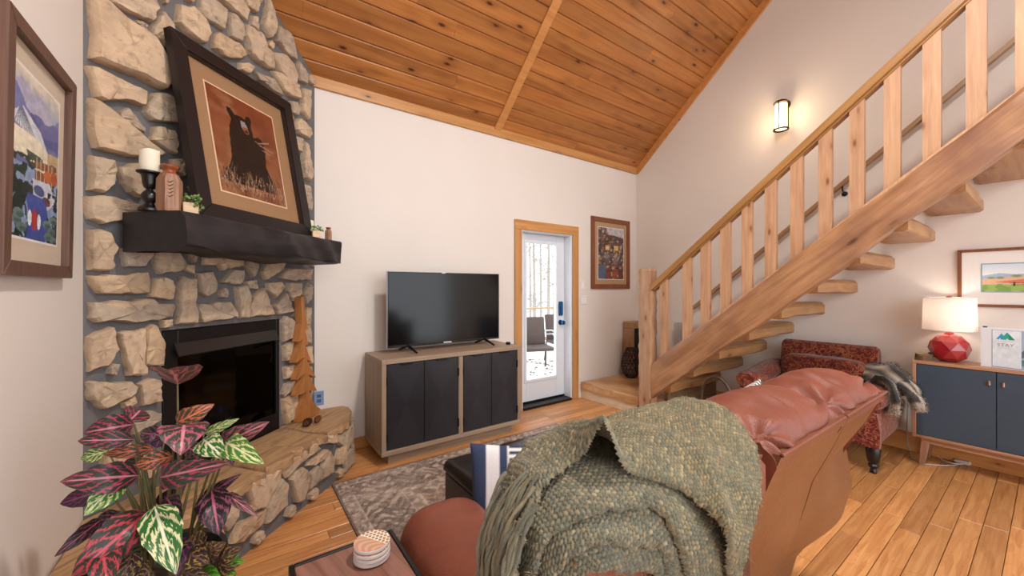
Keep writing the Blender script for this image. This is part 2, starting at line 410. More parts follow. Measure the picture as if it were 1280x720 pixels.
# ------------------------------------------------------------------ door and its surround
b = MB(); h = 2.164
b.box((2.562, YA-.022, 0), (2.662, YA-.001, DZ-.012), .003); b.box((3.462, YA-.022, 0), (3.562, YA-.001, DZ-.012), .003)
b2 = MB(); b2.box((2.562, YA-.024, DZ-.012), (3.562, YA-.001, h+.01), .003)
d1 = struct_root('door_1', (3.06, YA+.1, 0))
b.build('door_casing', M_trimv, d1); b2.build('casing_head', M_trim, d1)
M_dw = plain('white_door_paint', '#dfe3ea', 0.45, var=.02)
b = MB(); b.box((DX0, YA-.004, 0), (DX0+.022, YA+.16, DZ)); b.box((DX1-.022, YA-.004, 0), (DX1, YA+.16, DZ)); b.box((DX0+.022, YA-.004, DZ-.022), (DX1-.022, YA+.16, DZ)); b.build('door_jamb', M_dw, d1)
SX0, SX1, SY = DX0+.025, DX1-.025, YA+.115
GX0, GX1, GZ0, GZ1 = SX0+.135, SX1-.135, .30, 1.94
b = MB(); b.box((SX0, SY, .045), (GX0, SY+.044, 2.05), .002); b.box((GX1, SY, .045), (SX1, SY+.044, 2.05), .002); b.box((GX0, SY, .045), (GX1, SY+.044, GZ0), .002); b.box((GX0, SY, GZ1), (GX1, SY+.044, 2.05), .002)
slab = b.build('door_slab', M_dw, d1)
b = MB()
for a, c in (((GX0-.03, GZ0-.03), (GX0+.008, GZ1+.03)), ((GX1-.008, GZ0-.03), (GX1+.03, GZ1+.03)), ((GX0+.008, GZ0-.03), (GX1-.008, GZ0+.008)), ((GX0+.008, GZ1-.008), (GX1-.008, GZ1+.03))):
    b.box((a[0], SY-.012, a[1]), (c[0], SY+.001, c[1]), .005)
b.build('glazing_bead', M_dw, slab)
b = MB(); b.box((GX0, SY+.018, GZ0), (GX1, SY+.024, GZ1)); b.build('glass_pane', glassy('window_glass', (.97, .99, 1), .03), slab)
b = MB(); b.box((DX0+.02, YA-.03, 0.0), (DX1-.02, YA+.15, .03), .006); b.box((SX0, SY-.012, .03), (SX1, SY+.03, .05), .003); b.build('threshold', M_black, d1)
M_lock = plain('blue_lock_metal', '#1c5f94', 0.25, 0.6)
b = MB(); b.box((SX1-.105, SY-.024, 1.05), (SX1-.028, SY, 1.23), .012); lk = b.build('keypad_lock', M_lock, slab, smooth=35, label='blue keypad lock')
b = MB(); MK = frame((SX1-.066, SY, .965), (1,0,0), (0,0,1), (0,-1,0)); b.lathe([(.033, 0), (.033, .008), (.012, .012), (.011, .035), (.024, .042), (.029, .055), (.026, .068), (.012, .073)], MK, 18); b.build('door_knob', M_lock, slab, smooth=40, label='blue door knob')
# ------------------------------------------------------------------ fireplace
C0 = 3.0                    # mortar face lies in the plane Y - X = C0
def C2(c, u):               # point of plane c at distance u along it
    return np.array([(u*math.sqrt(2)-c)/2, (u*math.sqrt(2)+c)/2])
U = Vector((1,1,0)).normalized(); N = Vector((1,-1,0)).normalized(); Z = Vector((0,0,1))
def uz(p): return ((p[0]+p[1])/math.sqrt(2), p[2])
def FP(u, z, out=0.0, c=C0):     # point on the face, 'out' metres proud of it
    q = C2(c - out*math.sqrt(2), u); return Vector((q[0], q[1], z))
MF = frame(FP(0, 0), U, Z, N)    # local x along face, y up, z out of it
uL = uz((XL, XL+C0, 0))[0]; uR = uz((YA-C0, YA, 0))[0]
FU0, FU1, FZ0, FZ1 = uz(onC(202, 412, C0))[0], uz(onC(349, 398, C0))[0], 0.372, 1.178
fp = thing('stone_fireplace', 'corner chimney breast faced with tan field stones in grey mortar, from floor to pine ceiling', 'fireplace', tuple(FP((uL+uR)/2, 0)))
b = MB()
zt = lambda u: ceilz(C2(C0, u)[1])+.03
b.prism([(uL, 0), (FU0, 0), (FU0, zt(FU0)), (uL, zt(uL))], MF, -.02, 0)
b.prism([(FU1, 0), (uR, 0), (uR, zt(uR)), (FU1, zt(FU1))], MF, -.02, 0)
b.prism([(FU0, FZ1), (FU1, FZ1), (FU1, zt(FU1)), (FU0, zt(FU0))], MF, -.02, 0)
b.prism([(FU0, 0), (FU1, 0), (FU1, FZ0), (FU0, FZ0)], MF, -.02, 0)
b.build('mortar', M_mortar, fp)
STONES = []   # polygons in (u, z)
def T(ox, oy, s, pts): return [uz(onC(ox+x/s, oy+y/s, C0-.035)) for x, y in pts]
tr = []
A = (100, 0, 8); B_ = (240, 0, 8); C_ = (100, 90, 8); D_ = (300, 60, 6); E_ = (100, 170, 8); F_ = (340, 160, 5.14); G_ = (100, 250, 8); H_ = (100, 330, 8); I_ = (220, 300, 6.545); J_ = (100, 400, 6); K_ = (330, 360, 4); L3 = (90, 320, 3)
for src, pts in [
 (A, [(190,-60),(280,5),(440,160),(530,235),(620,290),(720,370),(790,490),(850,620),(905,740),(890,820),(830,895),(700,840),(420,710),(250,640),(115,580),(130,440),(110,100),(95,-40)]),
 (A, [(300,-60),(330,20),(430,90),(560,150),(720,220),(780,90),(740,-20),(700,-90)]),
 (A, [(560,200),(620,215),(670,250),(665,318),(600,262),(550,225)]),
 (A, [(835,105),(930,240),(935,330),(900,480),(860,470),(790,400),(720,350),(740,250)]),
 (A, [(985,40),(1060,65),(1130,60),(1200,140),(1275,210),(1310,340),(1280,420),(1230,430),(1120,370),(1010,260),(970,220)]),
 (A, [(820,-30),(860,35),(900,0),(900,-50)]),
 (A, [(1060,-10),(1130,25),(1145,0),(1140,-50),(1080,-50)]),
 (B_, [(80,-40),(75,130),(140,190),(330,300),(340,180),(330,100),(250,20),(170,-20),(140,-60)]),
 (B_, [(285,0),(380,70),(560,210),(575,110),(520,30),(505,-50),(300,-60)]),
 (B_, [(530,-20),(550,60),(645,125),(670,60),(700,10),(690,-50)]),
 (B_, [(370,120),(430,140),(520,260),(520,330),(500,425),(395,360),(380,270)]),
 (B_, [(600,155),(655,165),(665,305),(600,250)]),
 (B_, [(750,-60),(790,0),(830,110),(838,200),(830,320),(775,380),(710,240),(740,120),(760,20)]),
 (B_, [(230,340),(270,320),(420,410),(500,460),(545,560),(480,590),(330,570),(220,480)]),
 (B_, [(528,240),(690,340),(745,480),(810,540),(820,690),(780,690),(640,610),(580,540),(530,350)]),
 (B_, [(860,255),(980,340),(1020,450),(1045,610),(960,550),(880,450),(835,410),(850,330)]),
 (B_, [(770,420),(800,400),(830,440),(800,495),(765,460)]),
 (D_, [(250,30),(330,50),(400,130),(430,220),(420,270),(370,250),(290,170),(255,90)]),
 (D_, [(440,95),(480,150),(505,200),(500,270),(445,240)]),
 (D_, [(245,170),(300,180),(380,240),(440,280),(445,385),(370,360),(320,310),(280,240)]),
 (D_, [(105,175),(200,210),(260,240),(310,310),(330,360),(250,320),(140,240)]),
 (D_, [(0,110),(60,110),(110,140),(70,190),(0,160)]),
 (D_, [(470,300),(525,310),(525,390),(515,540),(470,480)]),
 (D_, [(380,395),(430,405),(455,460),(435,505),(390,485)]),
 (D_, [(410,550),(450,525),(530,600),(545,640),(520,680),(440,640),(410,610)]),
 (F_, [(150,50),(200,70),(190,155),(160,140)]),
 (F_, [(205,85),(240,100),(245,200),(255,300),(240,340),(205,320),(195,220)]),
 (F_, [(200,360),(245,370),(250,450),(245,530),(220,520)]),
 (C_, [(80,-65),(150,-60),(270,0),(460,100),(600,160),(665,200),(650,340),(600,335),(430,280),(350,285),(240,290),(160,250),(130,130)]),
 (C_, [(650,400),(740,210),(850,205),(920,240),(980,320),(1000,450),(980,510),(850,500),(720,480)]),
 (C_, [(105,255),(230,340),(370,430),(560,590),(680,700),(855,825),(800,845),(580,850),(400,820),(150,760),(105,450)]),
 (C_, [(390,400),(470,355),(520,400),(655,570),(650,610),(560,570),(400,450)]),
 (C_, [(740,555),(780,540),(930,580),(980,700),(975,820),(900,790),(720,680)]),
 (E_, [(115,190),(350,235),(370,350),(330,490),(230,570),(95,540),(115,350)]),
 (E_, [(390,300),(440,310),(520,270),(600,270),(640,380),(680,520),(620,615),(500,560),(430,470)]),
 (G_, [(60,-40),(320,-40),(450,0),(640,50),(610,110),(450,200),(230,240),(100,190),(70,100)]),
 (E_, [(920,235),(1010,225),(1050,260),(1050,400),(950,360)]),
 (G_, [(90,290),(200,290),(290,320),(370,470),(330,560),(325,705),(210,710),(100,700),(85,480)]),
 (G_, [(425,480),(760,480),(720,560),(640,665),(460,665)]),
 (G_, [(770,480),(990,520),(1060,640),(1010,705),(800,742),(750,640)]),
 (G_, [(1085,540),(1200,530),(1150,630),(1120,600)]),
 (H_, [(95,115),(430,110),(670,75),(700,210),(700,290),(590,300),(480,285),(400,300),(195,295),(120,200)]),
 (H_, [(710,270),(760,140),(860,130),(930,160),(950,230),(925,355),(800,350),(710,330)]),
 (H_, [(105,380),(450,370),(600,345),(710,345),(770,400),(920,400),(935,450),(910,535),(620,580),(520,590),(400,570),(170,585),(110,540)]),
 (H_, [(990,210),(1030,120),(1150,140),(1135,380),(1165,480),(1160,605),(975,605),(990,400)]),
 (H_, [(825,560),(920,550),(925,620),(830,640)]),
 (H_, [(1045,60),(1060,0),(1145,10),(1140,100)]),
 (I_, [(235,120),(545,155),(540,210),(380,250),(360,205),(235,205)]),
 (I_, [(595,155),(670,160),(680,220),(630,305),(575,210)]),
 (I_, [(735,180),(890,185),(870,240),(740,325),(705,260)]),
 (I_, [(905,230),(1110,240),(1095,330),(920,330),(850,310)]),
 (I_, [(175,270),(300,255),(340,370),(320,430),(245,465),(190,430)]),
 (I_, [(370,345),(470,240),(560,240),(550,330),(510,365)]),
 (I_, [(600,330),(660,325),(670,400),(590,400),(570,340)]),
 (I_, [(350,410),(400,390),(430,410),(420,470),(370,470)]),
 (I_, [(495,380),(575,365),(610,460),(595,640),(525,640),(510,500)]),
 (I_, [(720,390),(790,610),(615,630),(605,530),(640,450)]),
 (I_, [(755,350),(860,340),(890,380),(815,475),(755,410)]),
 (I_, [(920,350),(1025,350),(1025,440),(955,500),(910,420)]),
 (I_, [(905,430),(960,590),(830,610),(795,540)]),
 (I_, [(1090,350),(1115,380),(1110,480),(1070,530),(1045,430)]),
 (I_, [(205,520),(440,500),(500,590),(495,630),(215,675),(180,560)]),
 (I_, [(1060,550),(1100,550),(1100,700),(1060,690)]),
 (I_, [(965,620),(1000,555),(1010,690)]),
 (J_, [(65,130),(100,110),(235,50),(285,220),(200,350),(75,390)]),
 (J_, [(305,95),(490,60),(470,340),(490,410),(365,420),(320,200)]),
 (J_, [(500,65),(545,30),(635,170),(635,340),(480,340),(480,200)]),
 (J_, [(235,325),(295,330),(270,415),(220,405)]),
 (J_, [(65,470),(100,455),(250,470),(390,460),(435,500),(420,550),(320,600),(170,670),(80,600)]),
 (J_, [(330,620),(410,570),(425,620),(340,665)]),
 (J_, [(445,480),(540,435),(595,450),(610,610),(470,645)]),
 (L3, [(220,620),(290,580),(340,590),(338,615),(230,670)]),
 (L3, [(250,660),(330,645),(328,690),(260,700)]),
 (K_, [(90,170),(110,140),(150,165),(158,240),(100,270)]),
 (K_, [(98,290),(155,265),(160,355),(105,365)]),
 (K_, [(105,395),(155,378),(160,440),(108,455)]),
 (K_, [(110,480),(150,460),(158,500),(100,545),(92,530)]),
 (K_, [(95,560),(165,520),(180,600),(165,640),(110,680)]),
 (K_, [(185,190),(232,180),(230,280),(190,260)]),
 (K_, [(190,300),(238,290),(238,380),(195,370)]),
 (K_, [(175,400),(238,392),(236,480),(180,470)]),
 (K_, [(190,520),(236,500),(236,600),(200,590)]),
]: tr.append((T(*src, pts), src))
def pip(p, poly):
    c = False; n = len(poly)
    for i in range(n):
        (x0, y0), (x1, y1) = poly[i], poly[(i+1) % n]
        if (y0 > p[1]) != (y1 > p[1]) and p[0] < (x1-x0)*(p[1]-y0)/(y1-y0)+x0: c = not c
    return c
def segd(p, a, c):
    dx, dy = c[0]-a[0], c[1]-a[1]; L = dx*dx+dy*dy+1e-12; t = max(0, min(1, ((p[0]-a[0])*dx+(p[1]-a[1])*dy)/L))
    return math.hypot(p[0]-a[0]-t*dx, p[1]-a[1]-t*dy)
def polyd(p, poly):
    if pip(p, poly): return 0.0
    return min(segd(p, poly[i], poly[(i+1) % len(poly)]) for i in range(len(poly)))
def fill_stones(polys, inside, gap, sizes, bounds, n=2500, seed=3):
    r = random.Random(seed); out = list(polys); new = []
    for s in sizes:
        for _ in range(n):
            p = (r.uniform(*bounds[0]), r.uniform(*bounds[1]))
            ok = inside(p, s)
            if ok:
                for q in out:
                    if min(abs(p[0]-v[0])+abs(p[1]-v[1]) for v in q) < s*5+.5 and polyd(p, q) < s+gap: ok = False; break
            if ok:
                m = r.randint(5, 8); a0 = r.random()*6.28
                q = [(p[0]+s*r.uniform(.82, 1.12)*math.cos(a0+2*math.pi*i/m), p[1]+s*r.uniform(.82, 1.12)*math.sin(a0+2*math.pi*i/m)) for i in range(m)]
                out.append(q); new.append(q)
    return new
def stone_mesh(poly, M, proud, seed, back=-.012, flat=False):
    """polygon in local x,y; an irregular pillowed stone standing proud along local z"""
    r = random.Random(seed)
    area2 = sum(poly[i][0]*poly[(i+1) % len(poly)][1]-poly[(i+1) % len(poly)][0]*poly[i][1] for i in range(len(poly)))
    if area2 < 0: poly = poly[::-1]
    P = []
    n = len(poly); per = sum(math.dist(poly[i], poly[(i+1) % n]) for i in range(n)); stp = per/22
    for i in range(n):
        a, c = poly[i], poly[(i+1) % n]; d = math.dist(a, c); m = max(1, round(d/stp))
        for k in range(m):
            t = k/m; j = 0.0 if k == 0 else 0.18*stp
            P.append((a[0]+(c[0]-a[0])*t+r.uniform(-j, j), a[1]+(c[1]-a[1])*t+r.uniform(-j, j)))
    m = len(P); cx = sum(p[0] for p in P)/m; cy = sum(p[1] for p in P)/m
    tx, ty = r.uniform(-.10, .10), r.uniform(-.10, .10)
    rings = [(1.0, back), (1.0, proud*.45), (.975, proud*.8), (.91, proud*1.0), (.5, proud*1.06)]
    vs = []
    for k, (sc, h) in enumerate(rings):
        for p in P:
            x = cx+(p[0]-cx)*sc; y = cy+(p[1]-cy)*sc
            zz = h
            if k >= 2: zz += (x-cx)*tx+(y-cy)*ty+r.uniform(-1, 1)*proud*(.10 if k < 4 else .16)
            if k == 1: zz += r.uniform(-1, 1)*proud*.08
            vs.append((x, y, zz))
    vs.append((cx, cy, proud*1.05)); fs = []
    for k in range(len(rings)-1):
        fs += [(k*m+i, k*m+(i+1) % m, (k+1)*m+(i+1) % m, (k+1)*m+i) for i in range(m)]
    k = (len(rings)-1)*m; fs += [(k+i, k+(i+1) % m, len(vs)-1) for i in range(m)]
    b = MB(); b.add(vs, fs, M); return b
polys = [p for p, _ in tr]
def ins(p, s):
    u, z = p
    if u < uL+s+.02 or u > uR-s-.005 or z < .45+s or z > zt(u)-s-.05: return False
    if FU0-s-.02 < u < FU1+s+.02 and z < FZ1+s+.03: return False
    return True
polys += fill_stones(polys, ins, .014, (.13, .10, .075, .055, .04), ((uL, uR), (.4, 4.2)))
for i, p in enumerate(polys):
    A_ = abs(sum(p[j][0]*p[(j+1) % len(p)][1]-p[(j+1) % len(p)][0]*p[j][1] for j in range(len(p))))/2
    stone_mesh(p, MF, min(.06, .032+A_*.5), i).build('stone', M_stone, fp, smooth=32)
# gas insert in the opening
fi = thing('gas_fireplace_insert', 'black metal gas fireplace insert with glass front and hood, set in the stone chimney', 'fireplace insert', tuple(FP((FU0+FU1)/2, FZ0)))
g = .004; a0, a1, z0, z1 = FU0+g, FU1-g, FZ0+g, FZ1-g
b = MB(); b.box((a0, z0, -.36), (a1, z1, -.345), 0, MF); b.box((a0, z0, -.345), (a0+.02, z1, -.02), 0, MF); b.box((a1-.02, z0, -.345), (a1, z1, -.02), 0, MF); b.box((a0+.02, z0, -.345), (a1-.02, z0+.02, -.02), 0, MF); b.box((a0+.02, z1-.02, -.345), (a1-.02, z1, -.02), 0, MF)
b.build('firebox', M_blackmat, fi)
b = MB(); b.box((a0, z0, -.02), (a0+.075, z1, .006), .003, MF); b.box((a1-.03, z0, -.02), (a1, z1, .006), .003, MF); b.box((a0+.075, z1-.13, -.02), (a1-.03, z1, .006), .003, MF); b.box((a0+.075, z0, -.02), (a1-.03, z0+.13, .006), .003, MF); b.build('front_frame', M_black, fi)
b = MB(); P = [(.0, z1-.075), (.0, z1-.09), (.038, z1-.142), (.044, z1-.136), (.012, z1-.07)]
MH = frame(FP(a0+.055, 0), N, Z, -U); b.prism([(p[0], p[1]) for p in P], frame(FP(a0+.05, 0), N, Z, U), 0, a1-a0-.095); b.build('hood', plain('bronze_black', '#1d1716', .35), fi)
b = MB(); b.box((a0+.075, z0+.13, -.014), (a1-.03, z1-.13, -.010), 0, MF); b.build('glass_front', glassy('fire_glass', (.07, .075, .09), .022, .05), fi)
lg = wood('burnt_log', '#1b1512', '#3a2d25', stretch=(.3, .05, .05))
for (u0, w0, u1, w1, zz, rr) in ((a0+.14, -.12, a1-.12, -.2, z0+.18, .045), (a0+.2, -.24, a1-.18, -.12, z0+.24, .038), (a0+.3, -.1, a1-.3, -.26, z0+.30, .032)):
    b = MB(); b.tube([FP(u0+(u1-u0)*t, zz+.012*math.sin(9*t), w0+(w1-w0)*t) for t in np.linspace(0, 1, 7)], [rr*(1+.12*math.sin(5*i)) for i in range(7)], 9); b.build('log', lg, fi, smooth=60)
M_flb = emis('blue_flame', '#3d6dff', 2.0); M_flp = emis('pink_flame', '#ff9aa8', 2.5)
for px, py, hgt, m in ((275, 511, .035, M_flb), (256, 523, .03, M_flb), (258, 528, .025, M_flp), (283, 521, .02, M_flp), (288, 520, .022, M_flp)):
    p = onC(px, py+4, C0+.12); b = MB(); b.lathe([(.003, 0), (.009, hgt*.25), (.006, hgt*.6), (.001, hgt)], Matrix.Translation(p), 8); b.build('flame', m, fi, smooth=80)
# ------------------------------------------------------------------ hearth
HZ = .40; CH = 2.43
foot = [(XL, XL+CH), (.66, .66+CH), (.755, 3.24), (.775, 3.40), (.745, YA), (YA-C0, YA), (XL, XL+C0)]
hc = np.mean(np.array(foot), 0)
he = thing('stone_hearth', 'raised stone hearth with flagstone cap running along the foot of the chimney', 'hearth', (hc[0], hc[1], 0))
b = MB()
ft2 = [tuple(np.array(p)*1.0) for p in foot]
b.prism(ft2, I4(), 0, HZ-.05); b.build('mortar', M_mortar, he)
# cap slabs: split the top along u
uc0 = uz((XL, XL+CH, 0))[0]
cuts = [uz(onC(*q, CH))[0] for q in ((205, 655), (283, 612), (327, 583), (377, 556), (405, 541))]
MT = frame((0, 0, 0), U, Vector((-1, 1, 0)).normalized(), Z)    # local x = u, y = (Y-X)/sqrt2
v0, v1 = (CH-.05)/math.sqrt(2), (C0-.012)/math.sqrt(2)
edges = [None] + cuts + [None]
def lim(v, left):     # where the hearth ends at depth v
    c = v*math.sqrt(2)
    if left: return uz((XL, XL+c, 0))[0]+.003
    xr = .70 + min(.1, max(0, (c-CH)))*.9
    return min(uz((xr, xr+c, 0))[0], uz((YA-c, YA, 0))[0]-.004)
rr = random.Random(5)
tops = [0.0, .004, -.006, .006, -.003, .003]
for i in range(6):
    A0 = (lambda v: lim(v, True)) if i == 0 else (lambda v, k=i: cuts[k-1]+.006+(v-v0)*.12*(1 if k % 2 else -1))
    A1 = (lambda v: lim(v, False)) if i == 5 else (lambda v, k=i: cuts[k]-.006+(v-v0)*.12*(1 if (k+1) % 2 else -1))
    vs_ = np.linspace(v0, v1, 7); P = []
    fr = [(t, v0+rr.uniform(-.012, .022)) for t in np.linspace(0, 1, 9)]
    for t, v in fr: P.append((A0(v)+(A1(v)-A0(v))*t, v))
    for v in vs_[1:]: P.append((A1(v)+rr.uniform(-.006, .006)*(i < 5), v))
    for v in vs_[::-1][:-1]: P.append((A0(v)+rr.uniform(-.006, .006)*(i > 0), v))
    b = MB(); b.prism(P, MT, HZ-.052, HZ-.004+tops[i], .012); b.build('cap_slab', M_slab, he, smooth=40)
L_ = (260, 500, 6); M_5 = (230, 580, 6.4); N_ = (60, 600, 4.74)
MHF = frame(C2(CH, 0).tolist()+[0], U, Z, N)
def TH(ox, oy, s, pts): return [uz(onC(ox+x/s, oy+y/s, CH-.03)) for x, y in pts]
hp = []
for src, pts in [
 (L_, [(565,480),(700,400),(810,320),(835,355),(690,470),(580,590),(555,540)]),
 (L_, [(745,495),(760,460),(890,370),(875,430),(800,490)]),
 (L_, [(850,510),(905,380),(945,430),(945,540),(860,590)]),
 (L_, [(620,600),(640,540),(720,505),(760,540),(750,660),(715,750),(660,770),(640,690)]),
 (L_, [(765,560),(820,490),(850,520),(855,590),(765,670)]),
 (L_, [(850,330),(900,262),(960,262),(950,320)]),
 (M_5, [(500,150),(520,150),(650,100),(785,10),(770,110),(690,250),(640,350),(560,370),(520,240)]),
 (M_5, [(740,180),(790,115),(830,150),(815,330),(700,450),(660,480),(670,350)]),
 (M_5, [(440,480),(550,420),(665,355),(640,470),(460,630),(370,640),(400,560)]),
 (M_5, [(30,560),(100,420),(230,390),(300,500),(330,560),(300,640),(100,680),(20,650)]),
 (M_5, [(375,225),(485,160),(475,240),(420,265)]),
 (M_5, [(490,320),(550,335),(560,375),(490,370)]),
 (M_5, [(345,330),(440,300),(420,420),(350,540),(300,480)]),
]: hp.append(TH(*src, pts))
def insh(p, s): return uz((XL, XL+CH, 0))[0]+s < p[0] < uz((.66, .66+CH, 0))[0]-s*.6 and .01+s < p[1] < HZ-.06-s*.8
hp += fill_stones(hp, insh, .012, (.12, .09, .07, .05, .038), ((uc0, 2.7), (0, HZ)), 1500, 11)
for i, p in enumerate(hp): stone_mesh(p, MHF, .035, 500+i).build('stone', M_stone, he, smooth=32)
# the end of the hearth
for k, (pa, pb) in enumerate(zip(foot[1:4], foot[2:5])):
    pa = Vector((*pa, 0)); pb = Vector((*pb, 0)); d = (pb-pa); Lk = d.length; d.normalize(); nn = d.cross(Z)
    ME = frame(pa, d, Z, nn)
    for j, (zz0, zz1) in enumerate(((.02, .16), (.175, .335))):
        q = [(.006, zz0), (Lk*.5, zz0+.01), (Lk-.004, zz0+.004), (Lk-.008, zz1-.02), (Lk*.55, zz1), (.01, zz1-.012)]
        stone_mesh(q, ME, .03, 900+k*5+j).build('stone', M_stone, he, smooth=32)
# ------------------------------------------------------------------ mantel
mu0, mu1, mz0, mz1, mo = 1.479, 2.657, 1.575, 1.75, (C0-2.436)/math.sqrt(2)
mt = MB(); nx, ns = 40, 28
P = np.zeros((nx, ns+1, 3)); rw = np.random.default_rng(4)
ph = rw.random(8)*6
for i in range(nx):
    u = mu0+(mu1-mu0)*i/(nx-1)
    for k in range(ns+1):
        a = 2*math.pi*(k % ns)/ns; cx, cy = math.cos(a), math.sin(a)
        e_ = 0.22; x = math.copysign(abs(cx)**e_, cx); y = math.copysign(abs(cy)**e_, cy)
        wob = .007*math.sin(u*7+ph[0]+2*a)+.005*math.sin(u*17+ph[1]+3*a) + .004*math.sin(u*31+ph[2]+a*5)
        out = (mo+.0)/2*(1+x) ; zz = (mz0+mz1)/2+(mz1-mz0)/2*y
        if x > .3: out += wob*1.2
        if y < -.3: zz += wob
        P[i, k] = FP(u, zz, max(out, .052))
mt.grid(P, flip=True)
for i in (0, nx-1):
    base = len(mt.v); mt.v.extend(map(tuple, P[i, :ns].tolist())); mt.f.append(tuple(range(base, base+ns)) if i == 0 else tuple(range(base, base+ns))[::-1])
mo_ = mt.build('mantel_beam', wood('black_timber', '#141113', '#262022', rot=(0,0,math.radians(45)), stretch=(.6, .05, .05), rough=.55, var=0, bumpy=.5), None, smooth=40)
tag(mo_, 'thick black hewn timber mantel beam across the stone chimney', 'mantel')
# ------------------------------------------------------------------ staircase
SXn = 3.60
SA = math.atan(0.826)
st = thing('staircase', 'rustic timber staircase with hewn stringer, square balusters and open log treads', 'staircase', (4.1, 1.6, 0))
W_str = wood('hewn_stringer', '#8d5a3c', '#b07f58', rot=(-math.pi/2+SA*0, 0, 0), stretch=(.06, .06, .5), knots=.8, rough=.5, var=0, bumpy=.5, dark='#7d4c38')
def wood_dir(name, c1, c2, ang, **k):   # grain along the stair slope (in the Y-Z plane): turn local x to (0,-cos,sin)
    e = Matrix(((0, 0, 1), (-math.cos(ang), math.sin(ang), 0), (math.sin(ang), math.cos(ang), 0)))
    return wood(name, c1, c2, rot=tuple(e.to_euler('XYZ')), **k)
W_str = wood_dir('hewn_stringer', '#8c5f43', '#bb8c64', SA, stretch=(.7, .07, .07), knots=1.25, rough=.42, var=0, bumpy=.6, dark='#7d5341')
W_rail = wood_dir('cedar_rail', '#936537', '#b3844e', SA, stretch=(.7, .03, .03), knots=.4, rough=.4, var=.04)
W_bal = wood('fir_baluster', '#b08363', '#cda27e', rot=(0, math.pi/2, 0), stretch=(.5, .03, .03), knots=1.2, kscale=4.2, knotcol='#85502f', rough=.5, var=.07)
W_post = wood('hewn_post', '#a1775a', '#c49d7c', rot=(0, math.pi/2, 0), stretch=(.5, .06, .06), knots=1.2, kscale=4, knotcol='#7d4b2b', rough=.5, var=.02, bumpy=.6)
W_tread = wood('log_tread', '#916540', '#b48555', stretch=(.5, .05, .05), knots=1.1, knotcol='#70411f', rough=.42, var=.10, bumpy=.4)
rs = np.random.default_rng(12)
zu = lambda Y: .656+(2.416-Y)*.808          # stringer upper edge
zl = lambda Y: .300+(2.416-Y)*.836          # stringer lower edge
nY = 40; Ys = np.linspace(2.50, -.75, nY); sec = 18
P = np.zeros((nY, sec+1, 3)); X0, X1 = SXn+.005, SXn+.125
for i, Y in enumerate(Ys):
    a, c = zl(Y)+.010*math.sin(Y*4)+.008*math.sin(Y*11+1), zu(Y)+.008*math.sin(Y*5+2)+.004*math.sin(Y*17)
    for k in range(sec+1):
        t = (k % sec)/sec*4
        s_ = t % 1
        q = [(X0, a+(c-a)*s_), (X0+(X1-X0)*s_, c), (X1, c-(c-a)*s_), (X1-(X1-X0)*s_, a)][int(t)]
        x, z = q
        if abs(x-X0) < 1e-6: x += .006*math.sin(z*19+Y*9)+.005*math.sin(Y*23+z*5)
        P[i, k] = (x, Y, z)
b = MB(); b.grid(P)
b.f.append(tuple(range(sec))[::-1]); n0 = (nY-1)*(sec+1); b.f.append(tuple(range(n0, n0+sec)))
b.build('stringer', W_str, st, smooth=40)
# newel post, hand-hewn
nz = 30; P = np.zeros((nz, 17, 3))
for i in range(nz):
    z = .0+1.585*i/(nz-1)
    for k in range(17):
        a = 2*math.pi*((k % 16)+.5)/16; e_ = .28
        x = math.copysign(abs(math.cos(a))**e_, math.cos(a)); y = math.copysign(abs(math.sin(a))**e_, math.sin(a))
        wv = .0035*math.sin(z*24+k*1.7)+.003*math.sin(z*61+k)
        P[i, k] = (SXn+.062+(.062+wv)*x, 2.58+(.078+wv)*y, z)
b = MB(); b.grid(P); c_ = np.array([SXn+.062, 2.58, 1.61]); n0 = (nz-1)*17
top = [tuple(c_*[1,1,1]+(P[-1, k]-c_)*[.86,.86,0]) for k in range(16)]; m0 = len(b.v); b.v.extend(top)
b.f += [(n0+k, n0+(k+1) % 16, m0+(k+1) % 16, m0+k) for k in range(16)] + [tuple(range(m0, m0+16))]
b.build('newel_post', W_post, st, smooth=40)
# balusters
hr = lambda Y: 1.452+(2.39-Y)*.812     # underside of the hand rail
for i in range(17):
    y1 = 2.345-i*.1843; y0 = y1-.082
    if i == 0: y1 = 2.415; y0 = 2.335
    b = MB(); x0, x1 = SXn+.035, SXn+.080
    za1, za0, zb1, zb0 = zu(y1)-.03, zu(y0)-.03, hr(y1)+.012, hr(y0)+.012
    b.add([(x0,y0,za0),(x1,y0,za0),(x1,y1,za1),(x0,y1,za1),(x0,y0,zb0),(x1,y0,zb0),(x1,y1,zb1),(x0,y1,zb1)], [(0,3,2,1),(4,5,6,7),(0,1,5,4),(1,2,6,5),(2,3,7,6),(3,0,4,7)])
    b.build('baluster', W_bal, st)
ya, yb = 2.50, -.75
MXs = frame((0, 0, 0), (0, 1, 0), (0, 0, 1), (1, 0, 0))
def slant(name, x0, x1, lo, hi, y0, y1, mat, par, ch=.006):
    b = MB(); b.prism([(y1, lo(y1)), (y0, lo(y0)), (y0, hi(y0)), (y1, hi(y1))], MXs, x0, x1, 0); return b.build(name, mat, par)
slant('handrail', SXn+.0, SXn+.115, lambda Y: hr(Y)+.01, lambda Y: hr(Y)+.075, ya, yb, W_rail, st)
slant('rail_fillet', SXn+.022, SXn+.093, lambda Y: hr(Y)-.006, lambda Y: hr(Y)+.012, ya-.02, yb, W_rail, st)
slant('shoe_rail', SXn+.02, SXn+.10, lambda Y: zu(Y)-.01, lambda Y: zu(Y)+.014, ya-.06, yb, W_bal, st)
